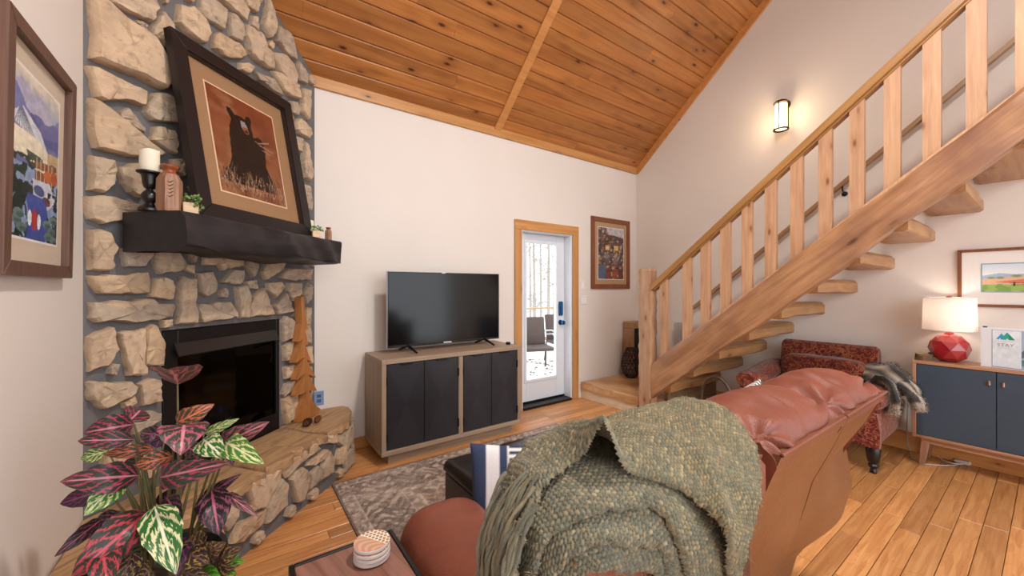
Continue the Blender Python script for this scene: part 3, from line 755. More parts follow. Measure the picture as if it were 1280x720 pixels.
# landing
P = [(SXn, 2.655), (XB-.003, 2.43), (XB-.003, YA-.003), (SXn+.012, YA-.003)]
b = MB(); nl = 26
Pt = []
for t in np.linspace(0, 1, nl): Pt.append((SXn+.006*math.sin(t*14)+.004*math.sin(t*37), YA-.024-(YA-.024-2.66)*t))
Pt += [(SXn+.13, 2.655), (SXn+.13, 2.44), (XB-.003, 2.44), (XB-.003, YA-.024)]
b.prism(Pt, I4(), .115, .205, .008); b.build('landing_slab', wood('landing_slab_wood', '#a8784c', '#cfa272', rot=(0, 0, math.pi/2), stretch=(.6, .08, .08), knots=.4, rough=.33, var=0, bumpy=.3, dark='#8f6038'), st, smooth=40)
b = MB(); b.box((SXn+.02, 2.68, 0), (SXn+.06, YA-.003, .113), .002); b.build('kick_board', wood('pale_kick', '#cdb291', '#e3cdb0', rot=(0,0,math.pi/2), stretch=(.6,.05,.05), knots=.5, var=0), st)
W_dark = wood('old_timber', '#54402e', '#86694a', stretch=(.5, .05, .05), knots=.7, rough=.6, var=.05, bumpy=.5)
b = MB(); b.box((SXn+.14, 2.40, 0), (XB-.02, 2.46, .112), .004); b.box((SXn+.14, 2.37, .05), (XB-.02, 2.43, .30), .02); b.build('timber_riser', W_dark, st)
# treads: half logs, flat side up
for k in range(13):
    yb_ = 2.335-.2516*k; zt_ = .41+.2125*k
    if zt_ > 3.1: break
    pr_ = []
    for (dy, dz) in ((0.0, -.105), (-.0, -.03), (.02, -.004), (.045, 0), (.285, 0), (.30, -.015), (.30, -.09), (.275, -.115), (.02, -.118)):
        pr_.append((yb_+dy, zt_+dz))
    nxs = 12; b = MB(); Q = np.zeros((nxs, len(pr_)+1, 3)); f1, f2 = rs.random(2)*6
    for i in range(nxs):
        x = SXn+.11+(XB-.004-SXn-.11)*i/(nxs-1)
        for j in range(len(pr_)+1):
            y, z = pr_[j % len(pr_)]
            bend = .004*math.sin(x*5+f1)+.0025*math.sin(x*13+f2)
            Q[i, j] = (x, y+(bend if y < yb_+.03 else 0), z+(bend*1.2 if z < zt_-.09 else 0))
    b.grid(Q, flip=True); m = len(pr_); b.f += [tuple(range(m)), tuple((nxs-1)*(m+1)+j for j in range(m))[::-1]]
    b.build('tread', W_tread, st, smooth=35)
# wall rail with brackets
wr = thing('wall_handrail', 'slim brown wooden handrail on black brackets along the white wall behind the balusters', 'handrail', (4.68, 1.4, 2.1))
wl = lambda Y: 1.155+(2.63-Y)*.842
M_wr = wood_dir('wall_rail_wood', '#8c6643', '#a98158', math.atan(.842), stretch=(.7, .03, .03), knots=.3, rough=.4, var=0)
slant('rail', XB-.095, XB-.045, lambda Y: wl(Y)-.022, lambda Y: wl(Y)+.022, 2.63, -.7, M_wr, wr)
for Y in (.63, 1.17, 2.3, -.2):
    b = MB(); b.tube([(XB-.07, Y, wl(Y)-.02), (XB-.07, Y, wl(Y)-.055), (XB-.05, Y, wl(Y)-.075), (XB-.004, Y, wl(Y)-.085)], .007, 8); b.lathe([(.024, 0), (.022, .006), (.008, .008)], frame((XB-.001, Y, wl(Y)-.085), (0,1,0), (0,0,1), (-1,0,0)), 14); b.build('bracket', M_black, wr, smooth=40)
# ------------------------------------------------------------------ wall sconce
sc = (XB, 1.667, 3.2)
so = thing('wall_sconce', 'lit wall lantern with dark bronze frame and frosted glass high on the white wall', 'wall light', sc)
M_br = plain('bronze', '#2a1c14', .4, .5)
b = MB(); b.lathe([(.055, 0), (.053, .012), (.03, .02)], frame((XB-.001, 1.667, 3.335), (0,1,0), (0,0,1), (-1,0,0)), 20); b.tube([(XB-.01, 1.667, 3.335), (XB-.05, 1.667, 3.35), (XB-.095, 1.667, 3.345)], [.03, .028, .03], 10)
b.lathe([(.015, .165), (.055, .15), (.066, .135), (.066, .128), (.05, .13)], Matrix.Translation((XB-.10, 1.667, 3.2)), 24); b.build('canopy', M_br, so, smooth=40)
b = MB()
for a in (math.radians(180), math.radians(290), math.radians(70)): b.tube([(XB-.10+.062*math.cos(a), 1.667+.062*math.sin(a), 3.06), (XB-.10+.062*math.cos(a), 1.667+.062*math.sin(a), 3.335)], .006, 6)
ringp = [(XB-.10+.064*math.cos(a), 1.667+.064*math.sin(a), 3.055) for a in np.linspace(0, 2*math.pi, 25)]
b.tube(ringp, .009, 6); b.build('cage', M_br, so, smooth=40)
b = MB(); b.lathe([(.001, .068), (.054, .07), (.055, .13-.2), (.055, .128)][0:1]+[(.052, -.128), (.055, -.12), (.055, .128)], Matrix.Translation((XB-.10, 1.667, 3.19)), 20, cap=False); b.build('glass_shade', emis('lit_frosted_glass', '#ffe2b0', 2.6), so, smooth=50)
point('sconce_light', (XB-.22, 1.667, 3.17), 4.5, (1, .76, .5), .06)
# ------------------------------------------------------------------ media cabinet
cX0, cX1, cY0, cY1, cz0, cz1 = .93, 2.275, 3.03, 3.50, .085, .84
cb = thing('media_cabinet', 'low greige oak media cabinet with four black doors under the television', 'cabinet', ((cX0+cX1)/2, 3.26, 0))
W_gr = wood('greige_oak', '#8a7561', '#ab957f', stretch=(.6, .02, .02), rough=.5, var=.0, bumpy=.2)
W_grv = wood('greige_oak_upright', '#847060', '#a38e79', rot=(0, math.pi/2, 0), stretch=(.6, .02, .02), rough=.5, var=.0, bumpy=.2)
t_ = .038
b = MB(); b.box((cX0, cY0, cz1-t_), (cX1, cY1, cz1), .003); b.build('top', W_gr, cb)
b = MB(); b.box((cX0, cY0, cz0), (cX1, cY1, cz0+t_), .003); b.build('bottom', W_gr, cb)
for x0, x1 in ((cX0, cX0+t_), (cX1-t_, cX1)):
    b = MB(); b.box((x0, cY0, cz0+t_), (x1, cY1, cz1-t_), .003); b.build('side_panel', W_grv, cb)
b = MB(); b.box((cX0+t_, cY1-.02, cz0+t_), (cX1-t_, cY1-.002, cz1-t_)); b.build('back_panel', W_gr, cb)
mid = (cX0+cX1)/2+.02
b = MB(); b.box((mid-.022, cY0+.006, cz0+t_), (mid+.022, cY1-.02, cz1-t_), .002); b.build('divider', W_grv, cb)
b = MB(); b.box((cX0+.07, cY0+.055, 0), (cX1-.07, cY1-.06, cz0-.001), .002); b.build('plinth', W_gr, cb)
def doormat():
    t = NT('black_chevron_veneer'); 
    a = t.n('ShaderNodeAttribute', attribute_name='Col'); n = t.noise(t.mapping(t.coord(), (.6, .6, .008)), 1, 3); n2 = t.noise(t.mapping(t.coord(), (.012, .6, .6)), 1, 3)
    s = t.sep(a.outputs['Vector'])
    f = t.mix(s[0], t.comb(n, n, n), t.comb(n2, n2, n2))
    c = t.mix(f, '#151418', '#2a272d'); c = t.mix(t.math('MULTIPLY', s[0], .35), c, '#333138')
    return t.done(c, .42, spec=.5)
M_cd = doormat()
dz0, dz1 = cz0+t_+.004, cz1-t_-.004
fr = [cX0+t_+.004, (cX0+t_+mid-.022)/2, mid-.026]; fr2 = [mid+.026, (mid+.022+cX1-t_)/2, cX1-t_-.004]
for q, (xa, xb) in enumerate(((fr[0], fr[1]-.0015), (fr[1]+.0015, fr[2]), (fr2[0], fr2[1]-.0015), (fr2[1]+.0015, fr2[2]))):
    # inlaid triangles: grain direction changes inside a diamond that spans the pair of doors
    b = MB(); b.box((xa, cY0+.008, dz0), (xb, cY0+.03, dz1), .002)
    nx_, nz_ = 28, 44; G = np.zeros((nx_, nz_, 3)); cc = []
    for i in range(nx_):
        for j in range(nz_):
            x = xa+.003+(xb-xa-.006)*i/(nx_-1); z = dz0+.003+(dz1-dz0-.006)*j/(nz_-1); G[i, j] = (x, cY0+.0075, z)
            u_ = (x-xa)/(xb-xa); v_ = (z-dz0)/(dz1-dz0)
            d_ = abs(u_-.5)*2; e_ = abs(v_-.5)*2
            cc.append(1.0 if d_ < e_ else 0.0)
    n0 = len(b.v); b.grid(G); cols = np.zeros((len(b.v), 3)); cols[n0:] = np.array(cc)[:, None]
    do = b.build('door', M_cd, cb, colors=cols)
    h = MB(); xm = (xa+xb)/2; hx = xm; h.box((hx-.05, cY0-.006, dz1-.012), (hx+.05, cY0+.012, dz1+.004), .002); h.build('edge_pull', M_black, do)
    xh = xa if q % 2 == 0 else xb
    for zz in (dz0+.10, dz1-.13):
        h = MB(); h.box((xh-.006, cY0-.004, zz-.035), (xh+.006, cY0+.012, zz+.035), .002); h.build('hinge', M_black, do)
# ------------------------------------------------------------------ television
tv = thing('television', 'flat screen television on two splayed black feet on the greige cabinet', 'television', (1.63, 3.3, cz1))
tX0, tX1, tz0, tz1, tY = 1.058, 2.19, .888, 1.54, 3.29
b = MB(); b.box((tX0, tY, tz0), (tX1, tY+.022, tz1), .004); b.box((tX0+.15, tY+.022, tz0+.05), (tX1-.15, tY+.06, tz0+.40), .01); b.build('casing', M_black, tv)
t = NT('tv_screen'); M_scr = t.done('#040404', .13, spec=.38)
b = MB(); b.box((tX0+.008, tY-.0015, tz0+.02), (tX1-.008, tY-.0003, tz1-.008)); b.build('screen', M_scr, tv)
b = MB(); b.box((tX0+.52, tY-.0035, tz0+.003), (tX0+.60, tY-.0005, tz0+.016), .001); b.build('badge', plain('silver_badge', '#c9ccd2', .3, .3), tv)
b = MB(); b.box((tX0+.50, tY-.003, tz1-.007), (tX0+.54, tY+.003, tz1+.012), .002); b.build('sensor', plain('white_plastic', '#d8d8d8', .4), tv)
b = MB(); b.box((tX0-.003, tY-.002, tz0), (tX0, tY+.02, tz1)); b.box((tX0-.003, tY-.002, tz1), (tX1+.003, tY+.02, tz1+.003)); b.box((tX1, tY-.002, tz0), (tX1+.003, tY+.02, tz1)); b.build('bezel_edge', plain('silver_bezel', '#9a9aa0', .3, .8), tv)
for x in (tX0+.18, tX1-.17):
    b = MB(); b.tube([(x, tY+.01, tz0+.01), (x+.03, tY-.13, cz1+.008)], [.014, .008], 8); b.tube([(x, tY+.01, tz0+.01), (x-.03, tY+.13, cz1+.008)], [.014, .008], 8); b.build('foot', M_black, tv, smooth=40)
pk = MB(); pk.lathe([(.02, 0), (.024, .005), (.024, .018), (.018, .025)], Matrix.Translation((2.215, 3.16, cz1)), 18); o = pk.build('remote_puck', M_black, None, smooth=40); tag(o, 'small round black puck on the right end of the media cabinet', 'gadget')
# ------------------------------------------------------------------ outlet and switches
def plate(name, x, z, w_, h_, kind):
    t = thing(name, {'o': 'wall outlet plate with blue cover low behind the wooden tree carving', 's1': 'single white light switch plate right of the door, upper one', 's2': 'double white light switch plate right of the door, lower one'}[kind], 'outlet' if kind == 'o' else 'light switch', (x, YA, z))
    m = plain('outlet_'+kind, '#7f97bd' if kind == 'o' else '#e6e2dd', .4, var=.02)  # outlet cover is blue itself, switch plates off-white
    b = MB(); b.box((x-w_/2, YA-.007, z-h_/2), (x+w_/2, YA-.0005, z+h_/2), .003); b.build('cover_plate', m, t)
    if kind == 'o':
        for dz in (-.02, .02):
            b = MB(); b.box((x-.016, YA-.01, z+dz-.013), (x+.016, YA-.0071, z+dz+.013), .004); b.build('socket', plain('socket_grey', '#4a5f86', .4), t)
    else:
        for dx in ((0,) if kind == 's1' else (-.023, .023)):
            b = MB(); b.box((x+dx-.016, YA-.0095, z-.032), (x+dx+.016, YA-.0071, z+.032), .002); b.build('rocker', plain('rocker_white', '#f0ede8', .35, var=.02), t)
plate('wall_outlet', .572, .49, .075, .118, 'o'); plate('light_switch', 3.65, 1.435, .075, .118, 's1'); plate('light_switch', 3.665, 1.245, .118, .118, 's2')
# ------------------------------------------------------------------ framed pictures
M_print = vcol('print', .35, .4)
M_pglass = glassy('picture_glass', (1, 1, 1), .015, .0)
PB_ = None
def picture(name, label, M, W, Hh, fw, fd, fmat, matcol, mw, paint, inner=None, matin=None, glass=True):
    """frame in local coordinates of M: x right, y up, z out of the wall; lower left corner at the origin"""
    c = M @ Vector((W/2, Hh/2, 0)); t = thing(name, label, 'picture', tuple(c))
    def ring(nm, x0, y0, x1, y1, w_, z0, z1, m, ch=.004):
        for poly in ([(x0,y0),(x1,y0),(x1-w_,y0+w_),(x0+w_,y0+w_)], [(x1,y0),(x1,y1),(x1-w_,y1-w_),(x1-w_,y0+w_)], [(x1,y1),(x0,y1),(x0+w_,y1-w_),(x1-w_,y1-w_)], [(x0,y1),(x0,y0),(x0+w_,y0+w_),(x0+w_,y1-w_)]):
            b = MB(); b.prism(poly, M, z0, z1, ch); b.build(nm, m, t)
    ring('frame_rail', 0, 0, W, Hh, fw, 0, fd, fmat)
    if inner: ring('frame_lip', fw*.9, fw*.9, W-fw*.9, Hh-fw*.9, .012, .004, fd*.8, inner, .003)
    b = MB(); b.box((fw*.5, fw*.5, .002), (W-fw*.5, Hh-fw*.5, .006), 0, M); b.build('backing', plain(name+'_backing', '#3a3028', .8), t)
    b = MB(); b.box((fw*.95, fw*.95, .0065), (W-fw*.95, Hh-fw*.95, .009), 0, M); b.build('mat_board', plain(name+'_mat', matcol, .8, var=.02), t)
    mx, my = mw if isinstance(mw, tuple) else (mw, mw)
    x0, y0, x1, y1 = fw+mx, fw+my, W-fw-mx, Hh-fw-my
    if matin: 
        b = MB(); b.box((x0-.008, y0-.008, .0092), (x1+.008, y1+.008, .0098), 0, M); b.build('mat_edge', plain(name+'_matedge', matin, .8, var=.02), t)
    p = lambda x, y: tuple(M @ Vector((x, y, .0105)))
    paint.mesh('print', p(x0, y1), p(x1, y1), p(x0, y0), p(x1, y0), M_print, t)
    if glass:
        b = MB(); b.box((fw*.95, fw*.95, .013), (W-fw*.95, Hh-fw*.95, .0145), 0, M); b.build('glass', M_pglass, t)
    return t
# village print by the left edge
pv = Cv(90, 180, '#3b4a6b'); pv.grad('#e4d3bf', '#8fa2c4', 0, .2)
for k in range(5):
    y = .12+.06*k; pts = [(-.05, y+.2)]+[(x, y-.05*math.sin(x*5+k*2)-.03*math.sin(x*13+k)) for x in np.linspace(-.05, 1.05, 12)]+[(1.05, y+.2)]
    pv.poly(pts, ['#b6b2cc', '#7b7eb4', '#5d61a0', '#555a93', '#6f74a6'][k])
pv.poly([(-.1,.33),(.18,.22),(.55,.30),(.72,.40),(.6,.43),(.2,.36)], '#d3d6df')
for k in range(9): pv.line(.14, .22, -.05+.08*k, .44, .006, '#6c7491')
pv.poly([(0,.36),(.5,.36),(.72,.40),(.72,.52),(0,.52)], '#e8ddc5'); pv.poly([(.72,.4),(1.05,.38),(1.05,.56),(.72,.56)], '#c2a882')
nzv = vnoise(90, 180, 8, 16, 3)
pv.put((nzv > .52) & (pv.y > .46) & (pv.y < .72), '#2c3d33', .9); pv.put((nzv > .5) & (pv.y > .50) & (pv.x < .4), '#23352c', .9)
pv.poly([(.45,.50),(.9,.46),(.92,.60),(.45,.62)], '#8d5a3e')
for k in range(5): pv.line(.48+.09*k, .48, .48+.09*k, .62, .008, '#e3d2ba'); 
pv.line(.45, .55, .92, .53, .006, '#e3d2ba')
pv.ell(.75, .56, .1, .04, '#c86a35'); pv.ell(.9, .55, .08, .05, '#b24f2a')
pv.poly([(.4,.62),(.8,.6),(.95,.72),(.7,.80),(.45,.8)], '#cdd3e2'); pv.ell(.55, .68, .12, .035, '#4c5a88'); pv.ell(.72, .73, .1, .03, '#7a4a3a')
pv.put((pv.y > .72) & (np.abs(pv.x-.45-.1*np.sin(pv.y*9)) < .22), '#3f4fa0', .9)
pv.put((pv.y > .66) & (pv.x < .3) & (nzv > .4), '#1f2f2b'); pv.put((pv.y > .66) & (pv.x > .75) & (nzv > .42), '#1f2b33')
for x, y in ((.1,.9),(.2,.94),(.14,.86),(.74,.88),(.86,.92),(.78,.96),(.9,.84),(.93,.98)): pv.ell(x, y, .10, .028, '#6f8580'); pv.ell(x+.03, y+.01, .07, .016, '#4d625f')
pv.poly([(.40,.84),(.46,.80),(.52,.84),(.50,.94),(.42,.94)], '#b23c34'); pv.ell(.36, .87, .04, .05, '#eceef4'); pv.ell(.56, .88, .04, .05, '#eceef4')
pv.mul(.86+.28*vnoise(90, 180, 14, 28, 9))
W_fr = wood('brown_frame', '#4b3128', '#6b4a3c', rot=(0, math.pi/2, 0), stretch=(.4, .01, .01), rough=.45, var=0)
tl = math.atan2(.012, .77)
Ml = frame((XL+.004, 1.635, 1.437), (0, 1, 0), Vector((math.sin(tl), 0, math.cos(tl))), Vector((math.cos(tl), 0, -math.sin(tl))))
picture('framed_print', 'tall village and stream print in brown frame on the left wall by the chimney', Ml, .548, .738, .042, .03, W_fr, '#cdbba6', (.055, .075), pv, matin='#e8e4de')
# shop shelf print beside the door
ps = Cv(60, 100, '#4a3a3a')
nzs = vnoise(60, 100, 14, 22, 5); r5 = np.random.default_rng(8)
pal = ['#7a4a3a', '#3d3440', '#9a7a5a', '#c9b79a', '#55606e', '#2b2530', '#8a5a4a', '#b9a184']
for k in range(420):
    x, y = r5.random(2); s_ = r5.uniform(.012, .04); ps.ell(x, y, s_*1.2, s_*.9, pal[r5.integers(8)], .8)
ps.poly([(.3,0),(1,0),(1,.17),(.4,.12)], '#c9c8cf', .8)
for y in (.17, .29, .72): ps.line(0, y, 1, y+.02, .012, '#6b4030')
for x in (.36, .7): ps.poly([(x-.08,.34),(x+.08,.34),(x+.08,.43),(x-.08,.43)], '#dcb878')
ps.ell(.35, .58, .2, .14, '#8f8792', .5, .9); ps.ell(.68, .60, .1, .16, '#c4bcc0', .5, .9)
ps.line(.5, .5, .5, .7, .01, '#33303a'); ps.poly([(0,.74),(.3,.72),(.3,1),(0,1)], '#4f5f75')
for k in range(3): ps.poly([(.3+.24*k,.80),(.5+.24*k,.79),(.5+.24*k,.98),(.3+.24*k,.98)], ['#7d3a2c', '#8f4a35', '#6d2f28'][k]); ps.line(.3+.24*k, .84, .5+.24*k, .84, .008, '#2d1a18')
ps.mul(.8+.4*nzs)
W_fr2 = wood('cherry_frame', '#6a3a22', '#8a5233', rot=(0, math.pi/2, 0), stretch=(.4, .01, .01), rough=.4, var=0)
Mw = frame((3.80, YA-.001, 1.39), (1, 0, 0), (0, 0, 1), (0, -1, 0))
picture('framed_print', 'old shop shelves print in red-brown frame between the door and the stairs', Mw, .782, .955, .062, .022, W_fr2, '#b3906c', .07, ps, matin='#e9e4e4')
# landscape watercolour on the stair wall
pl = Cv(110, 70, '#dfe7ef'); pl.grad('#cfe0f0', '#f0f2f2', 0, .45)
pl.poly([(0,.42),(.15,.33),(.3,.38),(.5,.32),(.7,.36),(1,.28),(1,.6),(0,.6)], '#a9bdd6')
pl.poly([(0,.55),(.3,.45),(.55,.36),(.8,.30),(1,.25),(1,.9),(0,.9)], '#e3b79a'); pl.poly([(.1,.66),(.5,.5),(1,.36),(1,.68),(.4,.74)], '#cf6a55', .75)
for x, y, s_ in ((.08,.5,.05),(.16,.5,.05),(.3,.44,.06),(.62,.30,.09),(.66,.27,.08),(.75,.32,.05),(.9,.22,.1),(.97,.2,.1)): pl.ell(x, y, s_, s_*1.1, '#6f8f5c', .8, .6)
pl.poly([(0,.74),(.35,.76),(1,.68),(1,1),(0,1)], '#9dbf62')
nzl = vnoise(110, 70, 12, 10, 21); pl.put((pl.y > .72) & (nzl > .55), '#6f9a48', .6)
for k in range(8): x = .28+.095*k; pl.line(x, .66-.012*k, x, .80-.008*k, .008, '#3d3234')
pl.line(.25, .70, 1, .60, .006, '#3d3234'); pl.line(.25, .76, 1, .69, .006, '#3d3234')
Mp = frame((XB-.001, .457, 1.252), (0, -1, 0), (0, 0, 1), (-1, 0, 0))
picture('framed_watercolour', 'wide farm field watercolour in thin red-brown frame above the blue console', Mp, .80, .452, .022, .022, W_fr2, '#ece8e4', (.105, .10), pl, matin='#8fa9b4')
# bear print leaning on the mantel
pb = Cv(120, 150, '#b8623a'); pb.grad('#a8502c', '#c07a4c', 0, 1)
nb = vnoise(120, 150, 5, 5, 31); n2 = vnoise(120, 150, 3, 9, 37)
pb.put(np.clip((nb-.42)*3, 0, 1), '#8a3a1f', .6); pb.put(np.clip((n2-.5)*4, 0, 1), '#d79a6c', .55)
pb.ell(.78, .35, .18, .12, '#7a3722', .5, 1); pb.ell(.25, .6, .15, .2, '#d9a67c', .5, 1)
bear = '#1d1413'
bx = lambda pts: [(.47+(x-.53)*1.36, .235+(y-.235)*.98-.03) for x, y in pts]
pb.poly(bx([(.40,.28),(.385,.25),(.365,.20),(.37,.165),(.41,.165),(.445,.215),(.50,.205),(.56,.215),(.575,.175),(.612,.165),(.635,.205),(.615,.26),(.625,.32),(.63,.38),(.68,.35),(.72,.36),(.745,.42),(.75,.50),(.735,.60),(.73,.66),(.76,.74),(.79,.82),(.80,.93),(.24,.93),(.25,.83),(.31,.76),(.34,.68),(.35,.55),(.355,.45),(.37,.36)]), bear)
pb.put(np.clip((vnoise(120,150,16,20,33)-.55)*5,0,1)*((pb.x>.28)&(pb.x<.70)&(pb.y>.3)&(pb.y<.85)), '#33241f', .5)
pb.poly(bx([(.50,.25),(.555,.245),(.575,.30),(.57,.345),(.53,.35),(.50,.31)]), '#b9aca8'); pb.poly(bx([(.52,.30),(.57,.305),(.585,.355),(.55,.375),(.525,.35)]), '#c0653f')
for q_, rx_, ry_ in (((.555,.345), .026, .014), ((.492,.268), .013, .009), ((.558,.262), .011, .008)): q2 = bx([q_])[0]; pb.ell(q2[0], q2[1], rx_, ry_, '#120806')
pb.line(.66, .385, .86, .33, .005, '#e3bd98'); pb.line(.7, .40, .9, .42, .004, '#d8a680'); pb.line(.62, .37, .72, .40, .006, '#c07a54'); pb.line(.72, .44, .86, .46, .004, '#d8a680')
r6 = np.random.default_rng(3)
for k in range(150):
    x = r6.random(); y = r6.uniform(.80, 1.0); l_ = r6.uniform(.03, .13); a_ = r6.uniform(-.6, .6)
    pb.line(x, y, x+l_*a_, y-l_, .004, ['#8a5a3c', '#c79a72', '#5b2f1e', '#d9b48c', '#3a1f18'][r6.integers(5)], .8)
for k in range(60): pb.ell(r6.random(), r6.uniform(.80, .97), .014, .012, ['#b98a70', '#7a4a3a', '#d4ab8c'][r6.integers(3)], .8)
pb.a = np.clip(pb.a*.74+.0, 0, 1)*.88+pb.a.mean(2, keepdims=True)*.08
cb_, ct_ = 2.60, 2.865
um = 2.062; BW = .835
zb = mz1+.004; back0 = (C0-cb_)/math.sqrt(2); back1 = (C0-ct_)/math.sqrt(2); HH = .972
ang = math.atan2(back0-back1, 1.0)
up = (Z*math.cos(ang) - N*math.sin(ang)); outn = (N*math.cos(ang)+Z*math.sin(ang))
Mb = frame(FP(um-BW/2, zb, back0-.035), U, up, outn)
M_bf = plain('black_wood_frame', '#1b1416', .4, spec=.4)
picture('framed_bear_print', 'large black-framed bear print with tan mat leaning on the mantel against the stones', Mb, BW, HH, .075, .042, M_bf, '#94704f', .105, pb, inner=plain('beaded_lip', '#2a1f1d', .35), matin='#d7b394')
# ------------------------------------------------------------------ rug (flat woven print in vertex colours)
def rug():
    X0, X1, Y0, Y1 = .565, 2.69, 1.0, 2.985
    nx, ny = 214, 206
    cv = Cv(nx, ny, '#8d7b6e'); x = X0+(X1-X0)*cv.x; y = Y1-(Y1-Y0)*cv.y
    e = np.minimum(np.minimum(x-X0, X1-x), np.minimum(Y1-y, y-Y0))
    n1 = vnoise(nx, ny, 30, 36, 51, 3); n2 = vnoise(nx, ny, 60, 70, 52, 2); n3 = vnoise(nx, ny, 5, 6, 53, 4)
    def scroll(f, ph): return np.sin(f*x+2.2*np.sin(f*.7*y+ph))*np.sin(f*y+2.2*np.sin(f*.7*x+1.3*ph))
    s1 = scroll(26, .4); s2 = scroll(41, 1.9)
    light, mid, dark, br = hexc('#d2c4b6'), hexc('#9d8b80'), hexc('#51433f'), hexc('#8c6d53')
    cv.put(np.ones_like(x), br); 
    cv.put(np.abs(s1) < .16, light, .75); cv.put((s1 > .55), dark, .7); cv.put(s1 < -.6, hexc('#a98d74'), .8); cv.put(np.abs(s2) < .10, hexc('#d3c6b8'), .6)
    def band(a, b_, m): return (e >= a) & (e < b_) & m
    T_ = np.ones_like(x, bool)
    cv.put(band(0, .46, T_), mid, 1)
    cv.put(band(.09, .36, np.abs(s2) < .3), dark, .75); cv.put(band(.09, .36, s2 > .6), light, .85); cv.put(band(.09, .36, s1 < -.5), light, .7); cv.put(band(.09, .36, n2 > .6), hexc('#4c403e'), .6)
    for a, b_ in ((.08, .095), (.36, .375), (.44, .46)): cv.put(band(a, b_, T_), light, .7)
    cv.put(band(.375, .44, (np.sin(x*60)*np.sin(y*60) > .2)), light, .7); cv.put(band(.015, .08, (np.sin(x*70+y*20)*np.sin(y*70-x*20) > .1)), light, .8); cv.put(band(.015,.08,n2 > .62), dark, .7)
    cv.put(band(0, .012, T_), dark, .9)
    cv.put(np.clip((n3-.45)*3, 0, 1), light, .45); cv.put(n1 > .62, hexc('#6a5b55'), .5); cv.mul(.80+.4*n2)
    o = MB(); o.box((X0, Y0, .0), (X1, Y1, .008)); 
    t = NT('rug_weave'); a = t.n('ShaderNodeAttribute', attribute_name='Col'); c = t.coord()
    f = t.noise(c, 120, 3); g = t.noise(c, 320, 2)
    col = t.mix(t.ramp(f, [(.35, 0.), (.7, .6)]), a.outputs['Color'], t.mix(.5, a.outputs['Color'], '#e0d2c4')); col = t.mix(t.ramp(g, [(.45, 0.), (.75, .5)]), col, '#4a3d39'); t.bump(g, .3, .003)
    m = t.done(col, .95, spec=.1)
    r = thing('area_rug', 'faded taupe oriental area rug with scrolling border under the ottoman and sofa', 'rug', ((X0+X1)/2, (Y0+Y1)/2, 0))
    o.build('backing', plain('rug_backing', '#4a403b', .9), r)
    cv.mesh('pile', (X0, Y1, .0095), (X1, Y1, .0095), (X0, Y0, .0095), (X1, Y0, .0095), m, r)
rug()
# ------------------------------------------------------------------ leather
def leather(name, c1, c2, rough=.33, b=.25):
    t = NT(name); c = t.coord(); n = t.noise(c, 3.5, 4); col = t.mix(t.ramp(n, [(.3, 0.), (.7, 1.)]), c1, c2)
    h = t.vor(c, 260, feature='F1'); n2 = t.noise(c, 30, 5, .65, 1.6)
    t.bump(t.math('ADD', t.math('MULTIPLY', h, .35), n2), b, .004)
    return t.done(col, t.math('ADD', t.math('MULTIPLY', n2, .22), rough-.1), spec=.45)
M_lea = leather('cognac_leather', '#703829', '#834a39', .45, .4)
M_lback = leather('brown_back_vinyl', '#6d452b', '#7b5135', .34, .12)
M_dlea = leather('dark_gap_tone', '#3a1a16', '#4a221c', .4)  # dark tone for the sofa inside and its shaded gap
M_oleath = leather('espresso_leather', '#1a1312', '#241a18', .30, .2)
